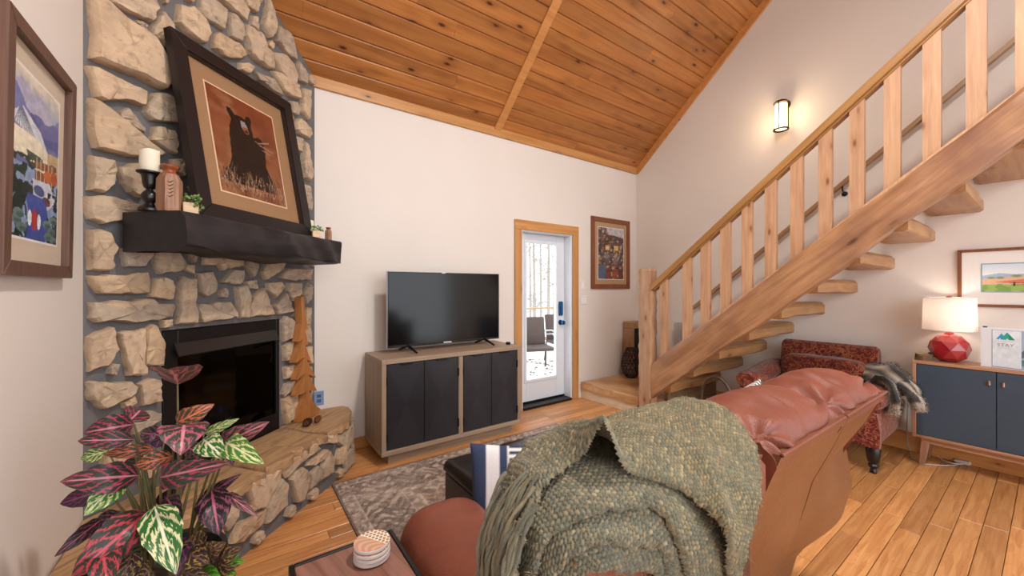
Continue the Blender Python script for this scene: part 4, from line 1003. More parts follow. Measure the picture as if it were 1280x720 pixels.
# ------------------------------------------------------------------ sofa
sofa = thing('reclining_sofa', 'cognac leather reclining sofa seen from behind, with plump back cushions and tan rear panels', 'sofa', (1.3, .85, .0))
def smooth(a, b_, x): t = np.clip((x-a)/(b_-a), 0, 1); return t*t*(3-2*t)
def cushion(x0, x1, seed, name='back_cushion', base=0.0, wr=1.0):
    nu, nv = 110, 110
    # profile (Y, z) from the rear edge over the top to the front
    pts = np.array([(.405, .945), (.402, .99), (.425, 1.035), (.48, 1.062), (.55, 1.076), (.62, 1.065), (.69, 1.02), (.735, .94), (.752, .84), (.745, .74), (.725, .64), (.70, .56), (.66, .50)])
    d = np.r_[0, np.cumsum(np.hypot(*np.diff(pts, axis=0).T))]; tt = np.linspace(0, d[-1], nv)
    # Catmull-like smoothing by dense interpolation
    py = np.interp(tt, d, pts[:, 0]); pz = np.interp(tt, d, pts[:, 1])
    ker = np.array([1,2,3,4,3,2,1]); ker = ker/ker.sum()
    for _ in range(2):
        ay = np.convolve(np.pad(py, 3, 'edge'), ker, 'valid'); az = np.convolve(np.pad(pz, 3, 'edge'), ker, 'valid'); py[2:-2], pz[2:-2] = ay[2:-2], az[2:-2]
    ty = np.gradient(py); tz = np.gradient(pz); L = np.hypot(ty, tz); ny_, nz_ = -tz/L*-1, ty/L
    ny_, nz_ = -tz/L, ty/L
    u = np.linspace(0, 1, nu)[:, None]; v = np.linspace(0, 1, nv)[None, :]
    edge = np.abs(2*u-1)
    puff = (-.052*edge**6 - .02*edge**2)*smooth(0, .16, v)
    r = np.random.default_rng(seed)
    wrk = np.zeros((nu, nv))
    for cu, cv_ in ((.03, .10), (.97, .12), (.03, .55), (.97, .5)):
        du = (u-cu)*(x1-x0); dv = (v-cv_)*d[-1]; rr_ = np.hypot(du, dv)+1e-6; an = np.arctan2(dv, du)
        for _ in range(3):
            f = r.integers(5, 9); wrk += .0065*np.sin(an*f+r.random()*6+rr_*7)*np.exp(-((rr_-.07)/.075)**2)
    for _ in range(5):
        a = r.uniform(-.8, .8); f = r.uniform(18, 34); s_ = (u*(x1-x0)*math.cos(a)+v*d[-1]*math.sin(a)); wrk += .0014*np.sin(f*s_*2+r.random()*6+2*np.sin(s_*9))
    c0u, c0v = r.uniform(.3, .5), .2
    wrk += -.013*np.exp(-(((u-c0u-.3*(v-c0v))/.045)**2+((v-c0v)/.10)**2)) + .012*np.exp(-(((u-c0u+.06-.3*(v-c0v))/.05)**2+((v-c0v)/.10)**2))
    off = puff+wrk*wr*smooth(0, .05, v)+base
    P = np.stack([x0+(x1-x0)*u+0*v, py[None, :]+(.03 if base < 0 else 0)+ny_[None, :]*off, pz[None, :]+nz_[None, :]*off], -1)
    b = MB(); b.grid(P, flip=True)
    # close the ends
    for i, fl_ in ((0, False), (nu-1, True)):
        n0 = len(b.v); b.v.extend(map(tuple, P[i].tolist())); f = tuple(range(n0, n0+nv)); b.f.append(f if fl_ else f[::-1])
    o = b.build(name, M_lea, sofa, smooth=75)
    w = MB(); w.tube([(x, .394, .984) for x in np.linspace(x0+.002, x1+.03*(x1 > 2), 12)], .0055, 6)
    if x0 > .9: w.build('welt', M_lea, o, smooth=60)
    return o
secs = [(.415, 1.082), (1.102, 1.602), (1.612, 2.10)]
for i, (a, c) in enumerate(secs): cushion(a, c, 40+i, base=-.095 if i == 0 else 0.0)
# rear panels: slope inwards, the far one bulges at the bottom
def rear(z): return .388+(1-z)*.345
def rear_b(z): return np.interp(z, [0.02, .14, .25, .40, .56, .66, .72, .85, 1.0], [.735, .71, .655, .545, .503, .515, .523, .452, .388])
def panel(x0, x1, zb, mat=M_lback, b0=1.45, seed=0, cutl=0.0, dy=0.0):
    nu, nv = 40, 60; z = np.linspace(.984, zb, nv)[None, :]; u = np.linspace(0, 1, nu)[:, None]
    xl = x0 + cutl*smooth(.45, .02, z)*1.0
    X = xl+(x1-xl)*u
    k = smooth(b0, 2.05, X)
    Y = rear(z)*(1-k)+rear_b(z)*k+dy
    Y = Y+.006*np.sin(X*9+z*5+seed)*smooth(.9, .5, z)
    P = np.stack([X, Y, z+0*u], -1); Q = P.copy(); Q[..., 1] += .02
    b = MB(); b.grid(P); b.grid(Q, flip=True)
    n = nu*nv
    ring = [i*nv for i in range(nu)]+[(nu-1)*nv+j for j in range(1, nv)]+[i*nv+nv-1 for i in range(nu-2, -1, -1)]+[j for j in range(nv-2, 0, -1)]
    for i in range(len(ring)):
        a, c = ring[i], ring[(i+1) % len(ring)]; b.f.append((a, a+n, c+n, c))
    return b.build('rear_panel', mat, sofa, smooth=60)
panel(.42, 1.072, .06, seed=1, dy=.03); panel(1.104, 1.655, .03, seed=2); panel(1.662, 2.145, .03, seed=3, cutl=.07)
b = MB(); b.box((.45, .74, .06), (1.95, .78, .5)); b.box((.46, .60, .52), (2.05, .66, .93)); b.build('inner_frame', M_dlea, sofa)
b = MB(); b.box((.425, .412, .88), (1.07, .50, .978), .012); b.build('top_band', M_lea, sofa, smooth=40)
b = MB(); b.box((1.06, .47, .3), (1.115, .66, .99), .005); b.build('section_gap_shade', M_dlea, sofa)  # dark block standing in for shade in the open gap between sections
# seat cushions and arms
def puffy(x0, x1, y0, y1, z0, z1, name, mat, par, nu=26, nv=26, k=.28, seed=0):
    a = np.linspace(-math.pi/2, math.pi/2, nv); t = np.linspace(0, 2*math.pi, nu*2+1)
    e = .32
    sp = lambda w, p: np.sign(w)*np.abs(w)**p
    ca = sp(np.cos(a), e)[None, :]; sa_ = sp(np.sin(a), .55)[None, :]
    ct = sp(np.cos(t), e)[:, None]; st_ = sp(np.sin(t), e)[:, None]
    P = np.stack([(x0+x1)/2+(x1-x0)/2*ca*ct, (y0+y1)/2+(y1-y0)/2*ca*st_, (z0+z1)/2+(z1-z0)/2*sa_+0*ct], -1)
    P[..., 2] += .004*np.sin(P[..., 0]*40+seed)*np.sin(P[..., 1]*31+seed)
    b = MB(); b.grid(P, flip=False); return b.build(name, mat, par, smooth=75)
for i, (a, c) in enumerate(secs): puffy(a+.22 if i == 0 else a, c, .68, 1.27, .26, .50, 'seat_cushion', M_lea, sofa, seed=i)
b = MB(); b.box((.5, .76, .05), (2.05, 1.2, .30), .02); b.build('base', M_lea, sofa)
def arm(xc, rx, ys=.56):
    nu, nv = 60, 40; t = np.linspace(0, 2*math.pi, nu+1)[:, None]; s_ = np.linspace(0, 1, nv)[None, :]
    y = .56+.80*s_
    cap = np.sqrt(np.clip(1-np.clip((y-1.20)/.16, 0, 1)**2.6, 0, 1)); cap = np.maximum(cap, .02)
    cx, cz = np.cos(t), np.sin(t)
    zz = np.where(cz > 0, .47+.185*np.abs(cz)**.9*cap, .47-.44*np.abs(cz)**.35*cap)
    xx = xc+rx*np.sign(cx)*np.abs(cx)**.62*cap*(1-.12*(cz < 0)*np.abs(cz))
    wr_ = .0035*np.sin(y*52+2*np.sin(t*2))*smooth(.75, 1.0, y)*(cz > 0)*cap
    P = np.stack([xx, y+0*t, zz+wr_], -1); b = MB(); b.grid(P)
    return b.build('arm', M_lea, sofa, smooth=75)
arm(.595, .165)
b = MB(); b.box((2.06, .80, .03), (2.28, 1.30, .58), .07); b.build('arm', M_lea, sofa, smooth=50)
# ------------------------------------------------------------------ ottoman and the striped pillow behind the arm
ot = thing('storage_ottoman', 'dark espresso leather ottoman with square stitched top in front of the sofa', 'ottoman', (1.45, 1.72, .01))
ox0, ox1, oy0, oy1 = .985, 1.94, 1.38, 2.07
b = MB(); b.box((ox0+.01, oy0+.01, .012), (ox1-.01, oy1-.01, .335), .008); b.build('body', M_oleath, ot)
nx, ny = 72, 54; gx = np.linspace(0, 1, nx)[:, None]; gy = np.linspace(0, 1, ny)[None, :]
def tuft(q, n): w_ = (q*n) % 1; return np.minimum(w_, 1-w_)
ed = np.minimum(np.minimum(gx, 1-gx)*(ox1-ox0), np.minimum(gy, 1-gy)*(oy1-oy0))
zt_ = .405+.012*np.clip(np.minimum(tuft(gx, 3)/.06*.3, tuft(gy, 2)/.06*.3), 0, 1)-.03*np.clip(1-ed/.03, 0, 1)**2
P = np.stack([ox0+(ox1-ox0)*gx+0*gy, oy0+(oy1-oy0)*gy+0*gx, zt_], -1)
b = MB(); b.grid(P, flip=False); b.box((ox0, oy0, .34), (ox1, oy1, .376), .012); b.build('lid', M_oleath, ot, smooth=50)
b = MB()
for x in (ox0+.06, ox1-.06):
    for y in (oy0+.06, oy1-.06): b.lathe([(.02, 0), (.025, .012)], Matrix.Translation((x, y, 0.0)), 10)
def pillow(name, label, M, W, Hh, T, paint, mat, group=None, n=56):
    c = M @ Vector((0, 0, 0)); r = thing(name, label, 'pillow', tuple(c), group)
    for side, nm in ((1, 'front_cover'), (-1, 'back_cover')):
        x = np.linspace(-1, 1, n)[:, None]; y = np.linspace(-1, 1, n)[None, :]
        prof_ = (np.clip(1-x**2, 0, 1)**.45)*(np.clip(1-y**2, 0, 1)**.45)
        pin = 1-.07*(1-np.abs(y)**2)*np.abs(x)**3; pin2 = 1-.07*(1-np.abs(x)**2)*np.abs(y)**3
        P = np.stack([x*W/2*pin+0*y, y*Hh/2*pin2+0*x, side*T/2*prof_*(1+.05*np.sin(x*5+y*3))+0.0005*side], -1)
        V = np.array([tuple(M @ Vector(p)) for p in P.reshape(-1, 3)]).reshape(n, n, 3)
        b = MB(); b.grid(V, flip=side < 0)
        a = np.swapaxes(paint.a[::-1], 0, 1); iu = np.clip(((x*.5+.5)*(paint.w-1)).round().astype(int), 0, paint.w-1)[:, 0]; iv = np.clip(((y*.5+.5)*(paint.h-1)).round().astype(int), 0, paint.h-1)[0]
        c_ = a[np.ix_(iu, iv)].reshape(-1, 3); c_ = np.where(c_ <= .04045, c_/12.92, ((c_+.055)/1.055)**2.4)
        b.build(nm, mat, r, smooth=80, colors=c_)
    return r
def fabric(name, rough=.9):
    t = NT(name); a = t.n('ShaderNodeAttribute', attribute_name='Col'); c = t.coord(); n = t.noise(c, 180, 2); t.bump(n, .3, .002); return t.done(t.mix(t.math('MULTIPLY', n, .25), a.outputs['Color'], '#808080'), rough, spec=.1)
M_fab = fabric('woven_cotton')
pc = Cv(120, 120, '#25375c'); pc.put((pc.x > .15) & (pc.x < .27), '#e9e9ee'); pc.put((pc.x > .36) & (pc.y*15 % 1 > .42), '#ece7e4'); pc.put((pc.x > .35) & (pc.x < .363), '#e6e2e0')
q0 = atD(654, 619, 1.5); d_ = Vector((-.55, -.83, 0)).normalized(); xr = Vector((0,0,1)).cross(d_).normalized()
d2 = (d_*.93+Z*.36).normalized(); u2 = d2.cross(xr).normalized()
pillow('striped_pillow', 'navy and white striped square pillow between the sofa arm and the ottoman', frame(q0, xr, u2, d2), .42, .38, .13, pc, M_fab)
ph_ = Cv(80, 80, '#f0eeee'); ph_.put(((ph_.x*11+.35*np.abs(((ph_.y*14) % 1)-.5)*2) % 1 < .55) , '#1b1a1d')
q1 = np.array([2.02, .90, .735]); d_ = Vector((-.2, 1, .25)).normalized(); xr = Vector((0,0,1)).cross(d_).normalized(); u2 = d_.cross(xr).normalized()
pp = pillow('patterned_pillow', 'black and white zigzag pillow peeking above the far leather back cushion', frame(q1, xr, u2, d_), .40, .40, .12, ph_, M_fab)
# ------------------------------------------------------------------ end table with coasters
et = thing('end_table', 'walnut-topped end table with thin black metal frame, in the near foreground', 'table', (.27, 1.03, 0))
tz = .60; tx0, tx1, ty0, ty1 = .128, .428, .80, 1.286
W_wal = wood('walnut', '#6d4638', '#94695a', rot=(0, 0, math.radians(100)), stretch=(.5, .035, .035), rough=.35, var=0, bumpy=.1)
b = MB(); b.box((tx0+.014, ty0+.014, tz-.02), (tx1-.014, ty1-.014, tz-.003), .001); b.build('tabletop', W_wal, et)
b = MB(); b.box((tx0, ty0, tz-.028), (tx0+.013, ty1, tz), .002); b.box((tx1-.013, ty0, tz-.028), (tx1, ty1, tz), .002); b.box((tx0+.013, ty1-.013, tz-.028), (tx1-.013, ty1, tz), .002); b.box((tx0+.013, ty0, tz-.028), (tx1-.013, ty0+.013, tz), .002); b.build('top_frame', M_black, et)
for x in (tx0+.012, tx1-.012):
    for y in (ty0+.012, ty1-.012):
        b = MB(); b.box((x-.011, y-.011, 0), (x+.011, y+.011, tz-.028), .002); b.build('leg', M_black, et)
b = MB(); b.box((tx0+.023, ty1-.023, .04), (tx1-.023, ty1-.003, .06), .002); b.build('stretcher', M_black, et)
M_mar = plain('white_marble', '#d9d3d2', .3, var=.12, scale=22)
def coastermat():
    t = NT('coaster_top'); a = t.n('ShaderNodeAttribute', attribute_name='Col'); return t.done(a.outputs['Color'], .4)
M_coa = coastermat()
for k in range(4):
    c = np.array(onZ(465, 690-6, tz+.03)); zz = tz+.0005+k*.0125; cx, cy = c[0]+.002*math.sin(k*3), c[1]+.002*math.cos(k*2)
    o = thing('round_coaster', ['bottom round coaster of the stack on the walnut end table', 'second round coaster from the bottom of the stack on the end table', 'third round coaster from the bottom, under the honeycomb one', 'top round coaster, half pink wood half white honeycomb, on the stack'][k], 'coaster', (cx, cy, zz), 'coasters stacked on the end table')
    b = MB(); b.lathe([(.048, 0), (.0515, .002), (.0515, .009), (.049, .0115)], Matrix.Translation((cx, cy, zz)), 40); b.build('disc', M_mar, o, smooth=40)
    R = .0505; rs_ = np.linspace(0, 1, 40)[:, None]; th = np.linspace(0, 2*math.pi, 97)[None, :]
    X = rs_*R*np.cos(th); Y = rs_*R*np.sin(th); 
    ca_, sa_ = math.cos(-.55), math.sin(-.55); xx = X*ca_-Y*sa_; yy = X*sa_+Y*ca_
    hx = .013; q = np.stack([X/hx, Y/hx]); 
    # hexagon cells: distance to nearest hexagon centre, two interleaved lattices
    def hexd(x, y):
        a1, b1 = (x % 1)-.5, (y % 1.732)-.866; a2, b2 = ((x+.5) % 1)-.5, ((y+.866) % 1.732)-.866
        h = lambda a, b_: np.maximum(np.abs(a), np.abs(a)*.5+np.abs(b_)*.866)
        return np.minimum(h(a1, b1), h(a2, b2))
    hd = hexd(X/hx, Y/hx)
    col = np.ones((40, 97, 3))*hexc('#d8a98c'); st2 = .5+.5*np.sin(yy*260+6*np.sin(xx*60)); col = col*(1-.15*st2[..., None])
    m = (xx > .004); col[m] = hexc('#f1ede6'); col[m & (hd < .36)] = hexc('#a57a45')
    cl = np.where(col <= .04045, col/12.92, ((col+.055)/1.055)**2.4).reshape(-1, 3)
    b = MB(); b.grid(np.stack([cx+X, cy+Y, np.full_like(X, zz+.0117)], -1)); b.build('top_face', M_coa, o, colors=cl)
# ------------------------------------------------------------------ armchair
def paisley():
    t = NT('paisley_chenille'); c = t.coord(); v = t.noise(c, 4.6, 2, .5, 2.2); v2 = t.noise(c, 17, 3, .6, 2.0); w_ = t.vor(c, 9)
    f = t.math('SINE', t.math('MULTIPLY', v, 22.0)); f2 = t.math('SINE', t.math('MULTIPLY', v2, 26.0))
    col = t.ramp(f, [(.0, '#5c1d1a'), (.4, '#7b2b20'), (.62, '#93452b'), (.85, '#4a1717')])
    col = t.mix(t.ramp(f2, [(.55, 0.), (.8, .75)]), col, '#a8663f'); col = t.mix(t.ramp(w_, [(.05, .8), (.25, 0.)]), col, '#3a1114')
    t.bump(t.noise(c, 140, 3), .5, .004); return t.done(col, .8, spec=.15, Sheen_Weight=.25)
M_pai = paisley()
ac = thing('armchair', 'dark red paisley armchair with rolled arms and turned black legs against the stair wall', 'armchair', (4.3, 1.2, 0))
def rbox(a, c, ch, nm, par=ac, m=M_pai): b = MB(); b.box(a, c, ch); return b.build(nm, m, par, smooth=50)
MY = lambda y: frame((0, y, 0), (1, 0, 0), (0, 0, 1), (0, -1, 0))
# back (leans a little), seat, front rail
def backrest():
    n = 30; u = np.linspace(0, 1, n)[:, None]; pr_ = [(4.50, .30), (4.475, .45), (4.49, .62), (4.52, .78), (4.54, .86), (4.575, .885), (4.625, .88), (4.655, .85), (4.67, .7), (4.66, .3)]
    P = np.zeros((n, len(pr_)+1, 3))
    for i in range(n):
        y = .895+(1.62-.895)*i/(n-1); e_ = abs(2*i/(n-1)-1)
        for j in range(len(pr_)+1):
            x, z = pr_[j % len(pr_)]; k = 1-.5*max(0, e_-.9)/.1*.12
            P[i, j] = (4.57+(x-4.57)*k, y, z-(.018*max(0, (e_-.92)/.08)**2 if z > .7 else 0))
    b = MB(); b.grid(P, flip=True); m = len(pr_); b.f += [tuple(range(m)), tuple((n-1)*(m+1)+j for j in range(m))[::-1]]
    return b.build('backrest', M_pai, ac, smooth=60)
backrest()
puffy(3.93, 4.52, .93, 1.60, .34, .52, 'seat_cushion', M_pai, ac)
puffy(4.36, 4.56, .95, 1.58, .50, .765, 'lumbar_cushion', M_pai, ac)
rbox((3.90, .90, .20), (4.62, 1.63, .37), .03, 'seat_frame')
def carm(yc, wd):
    # a scroll arm: roll along X on an upright
    b = MB(); n = 26; P = np.zeros((12, n+1, 3))
    pr_ = []
    for k in range(n):
        a = 2*math.pi*k/n; pr_.append((math.cos(a), math.sin(a)))
    xs = np.linspace(3.875, 4.58, 12)
    for i, x in enumerate(xs):
        k_ = [.82, .97, 1][i] if i < 3 else 1
        zc = .545+.05*smooth(4.0, 4.5, x)
        for j in range(n+1):
            c_, s_ = pr_[j % n]; P[i, j] = (x, yc+wd*.62*c_*k_, zc+.078*s_*k_)
    b.grid(P, flip=True); b.f += [tuple(range(n)), tuple(11*(n+1)+j for j in range(n))[::-1]]
    o = b.build('arm_roll', M_pai, ac, smooth=60)
    b = MB(); b.box((3.91, yc-wd*.42, .22), (4.58, yc+wd*.42, .55), .025); b.build('arm_side', M_pai, ac, smooth=50)
    b = MB(); P2 = [(yc-wd*.45, .205), (yc+wd*.45, .205), (yc+wd*.47, .34), (yc+wd*.36, .46), (yc-wd*.36, .46), (yc-wd*.47, .34)]
    b.prism(P2, frame((3.905, 0, 0), (0, 1, 0), (0, 0, 1), (1, 0, 0)), -.035, .02, 0); b.build('arm_front', M_pai, ac, smooth=50)
carm(.83, .17); carm(1.68, .17)
LEG = [(.012, 0), (.021, .004), (.022, .02), (.016, .035), (.030, .05), (.033, .062), (.024, .075), (.036, .09), (.042, .13), (.045, .185), (.038, .2), (.046, .205), (.046, .215)]
for x, y in ((3.935, .80), (3.935, 1.68), (4.56, .97), (4.56, 1.60)):
    b = MB(); b.lathe(LEG, Matrix.Translation((x, y, 0)), 20); b.build('leg', plain('ebony_leg', '#17110f', .3), ac, smooth=40)
# fur throw over the near arm
fu = thing('fur_throw', 'grey-black and cream fur throw hanging over the near arm of the paisley armchair', 'throw', (4.2, .72, .62))
def furmat():
    t = NT('fur_colour'); a = t.n('ShaderNodeAttribute', attribute_name='Col'); return t.done(a.outputs['Color'], .7, spec=.2, Sheen_Weight=.3)
M_fur = furmat()
def furcol(p, s, t_):
    n = math.sin(p[0]*31+p[2]*22)+math.sin(p[1]*37-p[2]*14)
    stripe = abs(t_-.5)*2
    base = hexc('#1d1715') if stripe < .38 else hexc('#a89a8b') if stripe < .66 else hexc('#2b2320')
    if s > .80: base = hexc('#8d8074')
    return np.clip(base*(1+.22*n*.5), 0, 1)
def furblob(path, w_, th, name, tufts=900, dark=0):
    """a strip of pelt following path, w wide, tapering round at the end"""
    path = [Vector(p) for p in path]; n = 26; m = 16; V = []; cols = []
    tp = np.linspace(0, 1, n); k = np.linspace(0, 1, len(path))
    C_ = np.stack([np.interp(tp, k, [p[i] for p in path]) for i in range(3)], 1)
    ker = np.ones(5)/5
    for i in range(3): C_[2:-2, i] = np.convolve(C_[:, i], ker, 'valid')
    P = np.zeros((n, m+1, 3)); nr = []
    for i in range(n):
        t_ = Vector(C_[min(i+1, n-1)]-C_[max(i-1, 0)]).normalized(); a = t_.cross(Vector((1, .25, .4))).normalized(); bb = t_.cross(a).normalized()
        wf = math.sqrt(max(0, 1-max(0, (i/(n-1)-.82)/.18)**2))*(1+.12*math.sin(i*1.1)); wf = max(wf, .05)
        for j in range(m+1):
            an = 2*math.pi*(j % m)/m; q = Vector(C_[i])+bb*math.cos(an)*w_/2*wf+a*math.sin(an)*th/2*wf
            P[i, j] = q; cols.append(furcol(q, i/(n-1), (math.cos(an)*.5+.5)))
    b = MB(); b.grid(P); b.f += [tuple(range(m)), tuple((n-1)*(m+1)+j for j in range(m))[::-1]]
    c_ = np.array(cols); c_ = np.where(c_ <= .04045, c_/12.92, ((c_+.055)/1.055)**2.4)
    o = b.build(name, M_fur, fu, smooth=80, colors=c_)
    r = random.Random(len(name)+int(w_*1000)); h = MB(); hc_ = []
    for _ in range(tufts*3):
        i = r.randrange(1, n-1); j = r.randrange(m); p = Vector(P[i, j]); c0 = Vector(C_[i]); nn = (p-c0).normalized(); t_ = Vector(C_[i+1]-C_[i-1]).normalized()
        p = p+Vector((r.uniform(-1, 1), r.uniform(-1, 1), r.uniform(-1, 1)))*.012
        d = (nn*.55+t_*.7+Vector((r.uniform(-.4, .4), r.uniform(-.4, .4), r.uniform(-.4, .2)))).normalized(); L = r.uniform(.010, .022); s_ = d.cross(nn).normalized()*.0016
        h.add([tuple(p-s_), tuple(p+s_), tuple(p+d*L)], [(0, 1, 2)]); cc = furcol(p, i/(n-1), (math.cos(2*math.pi*j/m)*.5+.5))*r.uniform(.75, 1.35)
        hc_ += [np.clip(cc, 0, 1)]*3
    hc_ = np.array(hc_); hc_ = np.where(hc_ <= .04045, hc_/12.92, ((hc_+.055)/1.055)**2.4)
    ho = h.build('fur_hair', M_fur, o, colors=hc_); ho['kind'] = 'stuff'
furblob([(4.50, 1.02, .66), (4.42, .90, .69), (4.30, .80, .695), (4.16, .745, .665), (4.06, .71, .585), (4.02, .70, .50), (4.0, .71, .45)], .22, .06, 'pelt')
furblob([(4.46, .90, .67), (4.36, .79, .69), (4.25, .70, .665), (4.16, .625, .60), (4.11, .59, .535), (4.10, .575, .49)], .16, .075, 'pelt_tail', 800)
# ------------------------------------------------------------------ blue console on the stair wall
kX0, kX1, kY0, kY1, kz0, kz1 = 4.42, 4.725, -.98, .667, .215, .822
kc = thing('sideboard', 'walnut sideboard with slate blue doors on splayed legs under the farm watercolour', 'sideboard', (4.57, -.15, 0))
W_wk = wood('walnut_console', '#8a5f44', '#ad8062', rot=(0, 0, math.pi/2), stretch=(.6, .03, .03), rough=.4, var=0)
W_wkv = wood('walnut_console_upright', '#8a6248', '#a97f63', rot=(0, math.pi/2, 0), stretch=(.6, .03, .03), rough=.4, var=0)
b = MB(); b.box((kX0, kY0, kz1-.022), (kX1, kY1, kz1), .002); b.build('top', W_wk, kc)
b = MB(); b.box((kX0, kY0, kz0), (kX1, kY1, kz0+.022), .002); b.build('bottom', W_wk, kc)
for a, c in ((kY0, kY0+.022), (kY1-.022, kY1)): b = MB(); b.box((kX0, a, kz0+.022), (kX1, c, kz1-.022), .002); b.build('side_panel', W_wkv, kc)
b = MB(); b.box((kX1-.012, kY0+.022, kz0+.022), (kX1-.002, kY1-.022, kz1-.022)); b.build('back_panel', W_wk, kc)
t = NT('slate_blue_paint'); c = t.coord(); n = t.noise(t.mapping(c, (.01, .3, .01)), 1, 3); n2 = t.noise(c, 3, 3)
M_blue = t.done(t.mix(t.math('ADD', t.math('MULTIPLY', n, .4), t.math('MULTIPLY', n2, .6)), '#2b3644', '#44505f'), .5, spec=.35)
M_brass = plain('copper_pull', '#b98a6c', .3, .7)
w_ = (kY1-.022-kY0-.022)/4; 
for q in range(4):
    y1 = kY1-.024-q*w_; y0 = y1-w_+.004
    b = MB(); b.box((kX0+.006, y0, kz0+.025), (kX0+.026, y1, kz1-.025), .002); d = b.build('door', M_blue, kc)
    yy = y0+.03 if q % 2 == 0 else y1-.03
    b = MB(); b.box((kX0-.010, yy-.006, kz1-.125), (kX0+.007, yy+.006, kz1-.09), .004); b.build('pull', M_brass, d)
b = MB(); b.box((kX0+.02, kY0+.03, kz0-.04), (kX1-.02, kY1-.05, kz0-.001), .003); b.build('leg_rail', W_wk, kc)
for y, sg in ((kY1-.075, 1), (kY0+.075, -1)):
    for x in (kX0+.04, kX1-.04):
        b = MB(); b.add([(x-.012,y-.016+.025*sg,0),(x+.012,y-.016+.025*sg,0),(x+.012,y+.016+.025*sg,0),(x-.012,y+.016+.025*sg,0),(x-.02,y-.025,kz0-.001),(x+.02,y-.025,kz0-.001),(x+.02,y+.025,kz0-.001),(x-.02,y+.025,kz0-.001)], [(0,3,2,1),(4,5,6,7),(0,1,5,4),(1,2,6,5),(2,3,7,6),(3,0,4,7)]); b.build('leg', W_wkv, kc)
# lamp
lx, ly, lz = 4.575, .485, kz1+.0005
la = thing('table_lamp', 'red faceted glass table lamp with white drum shade on the sideboard', 'lamp', (lx, ly, lz))
t = NT('red_glass'); M_red = t.done('#96141f', .12, spec=.7, Coat_Weight=.5, Coat_Roughness=.05)
b = MB(); nf = 8; rings_ = [(.05, .0, 0), (.095, .034, .5), (.116, .098, 0), (.106, .158, .5), (.064, .204, 0), (.03, .216, .5)]
vs = []; fs = []
for r, z, o_ in rings_:
    for k in range(nf): a = 2*math.pi*(k+o_+.2)/nf; vs.append((lx+r*math.cos(a), ly+r*math.sin(a), lz+z))
for i in range(len(rings_)-1):
    o0, o1 = rings_[i][2], rings_[i+1][2]
    for k in range(nf):
        if o1 > o0: fs += [(i*nf+k, i*nf+(k+1) % nf, (i+1)*nf+k), (i*nf+(k+1) % nf, (i+1)*nf+(k+1) % nf, (i+1)*nf+k)]
        else: fs += [(i*nf+k, i*nf+(k+1) % nf, (i+1)*nf+(k+1) % nf), (i*nf+k, (i+1)*nf+(k+1) % nf, (i+1)*nf+k)]
fs += [tuple(range(nf))[::-1], tuple(range((len(rings_)-1)*nf, len(rings_)*nf))]
b.add(vs, fs); base = b.build('base', M_red, la)
b = MB()
for k in range(nf):
    a = 2*math.pi*(k+.2)/nf; a2 = 2*math.pi*(k+.7)/nf; a3 = 2*math.pi*(k-.3)/nf
    b.tube([(lx+.116*math.cos(a), ly+.116*math.sin(a), lz+.098), (lx+.106*math.cos(a2), ly+.106*math.sin(a2), lz+.158)], .0022, 5); b.tube([(lx+.116*math.cos(a), ly+.116*math.sin(a), lz+.098), (lx+.106*math.cos(a3), ly+.106*math.sin(a3), lz+.158)], .0022, 5)
b.build('facet_ridges', M_red, base)
b = MB(); b.lathe([(.028, .217), (.024, .23), (.012, .236), (.009, .26), (.009, .50)], Matrix.Translation((lx, ly, lz)), 12); b.build('neck', M_red, la, smooth=40)
b = MB(); b.lathe([(.006, .50), (.018, .505), (.02, .512), (.008, .518)], Matrix.Translation((lx, ly, lz)), 12); b.build('finial', M_red, la, smooth=40)
t = NT('linen_shade'); c = t.coord(); n = t.noise(t.mapping(c, (.3, .3, .004)), 1, 2)
di = t.n('ShaderNodeBsdfDiffuse'); tl_ = t.n('ShaderNodeBsdfTranslucent'); mx = t.n('ShaderNodeMixShader'); mx.inputs[0].default_value = .30
cc = t.mix(n, '#d9d2cb', '#ece6e0'); t.l(cc, di.inputs[0]); t.l(cc, tl_.inputs[0]); t.l(di.outputs[0], mx.inputs[1]); t.l(tl_.outputs[0], mx.inputs[2]); t.l(mx.outputs[0], t.out.inputs['Surface'])
M_shade = t.m
zS0, zS1 = 1.07-lz, 1.325-lz
b = MB(); b.lathe([(.148, zS0), (.142, zS1)], Matrix.Translation((lx, ly, lz)), 48, cap=False); b.build('shade', M_shade, la, smooth=60)
b = MB(); 
for zz, rr_ in ((zS0, .148), (zS1, .142)): b.tube([(lx+rr_*math.cos(a), ly+rr_*math.sin(a), lz+zz) for a in np.linspace(0, 2*math.pi, 41)], .003, 5)
for a in (0, 2.09, 4.19): b.tube([(lx, ly, lz+.50), (lx+.142*math.cos(a), ly+.142*math.sin(a), lz+zS1)], .002, 5)
b.build('shade_ring', plain('ivory_trim', '#e6dfd8', .6), la)
point('table_lamp_light', (lx, ly, 1.21), 2.6, (1, .83, .68), .04)
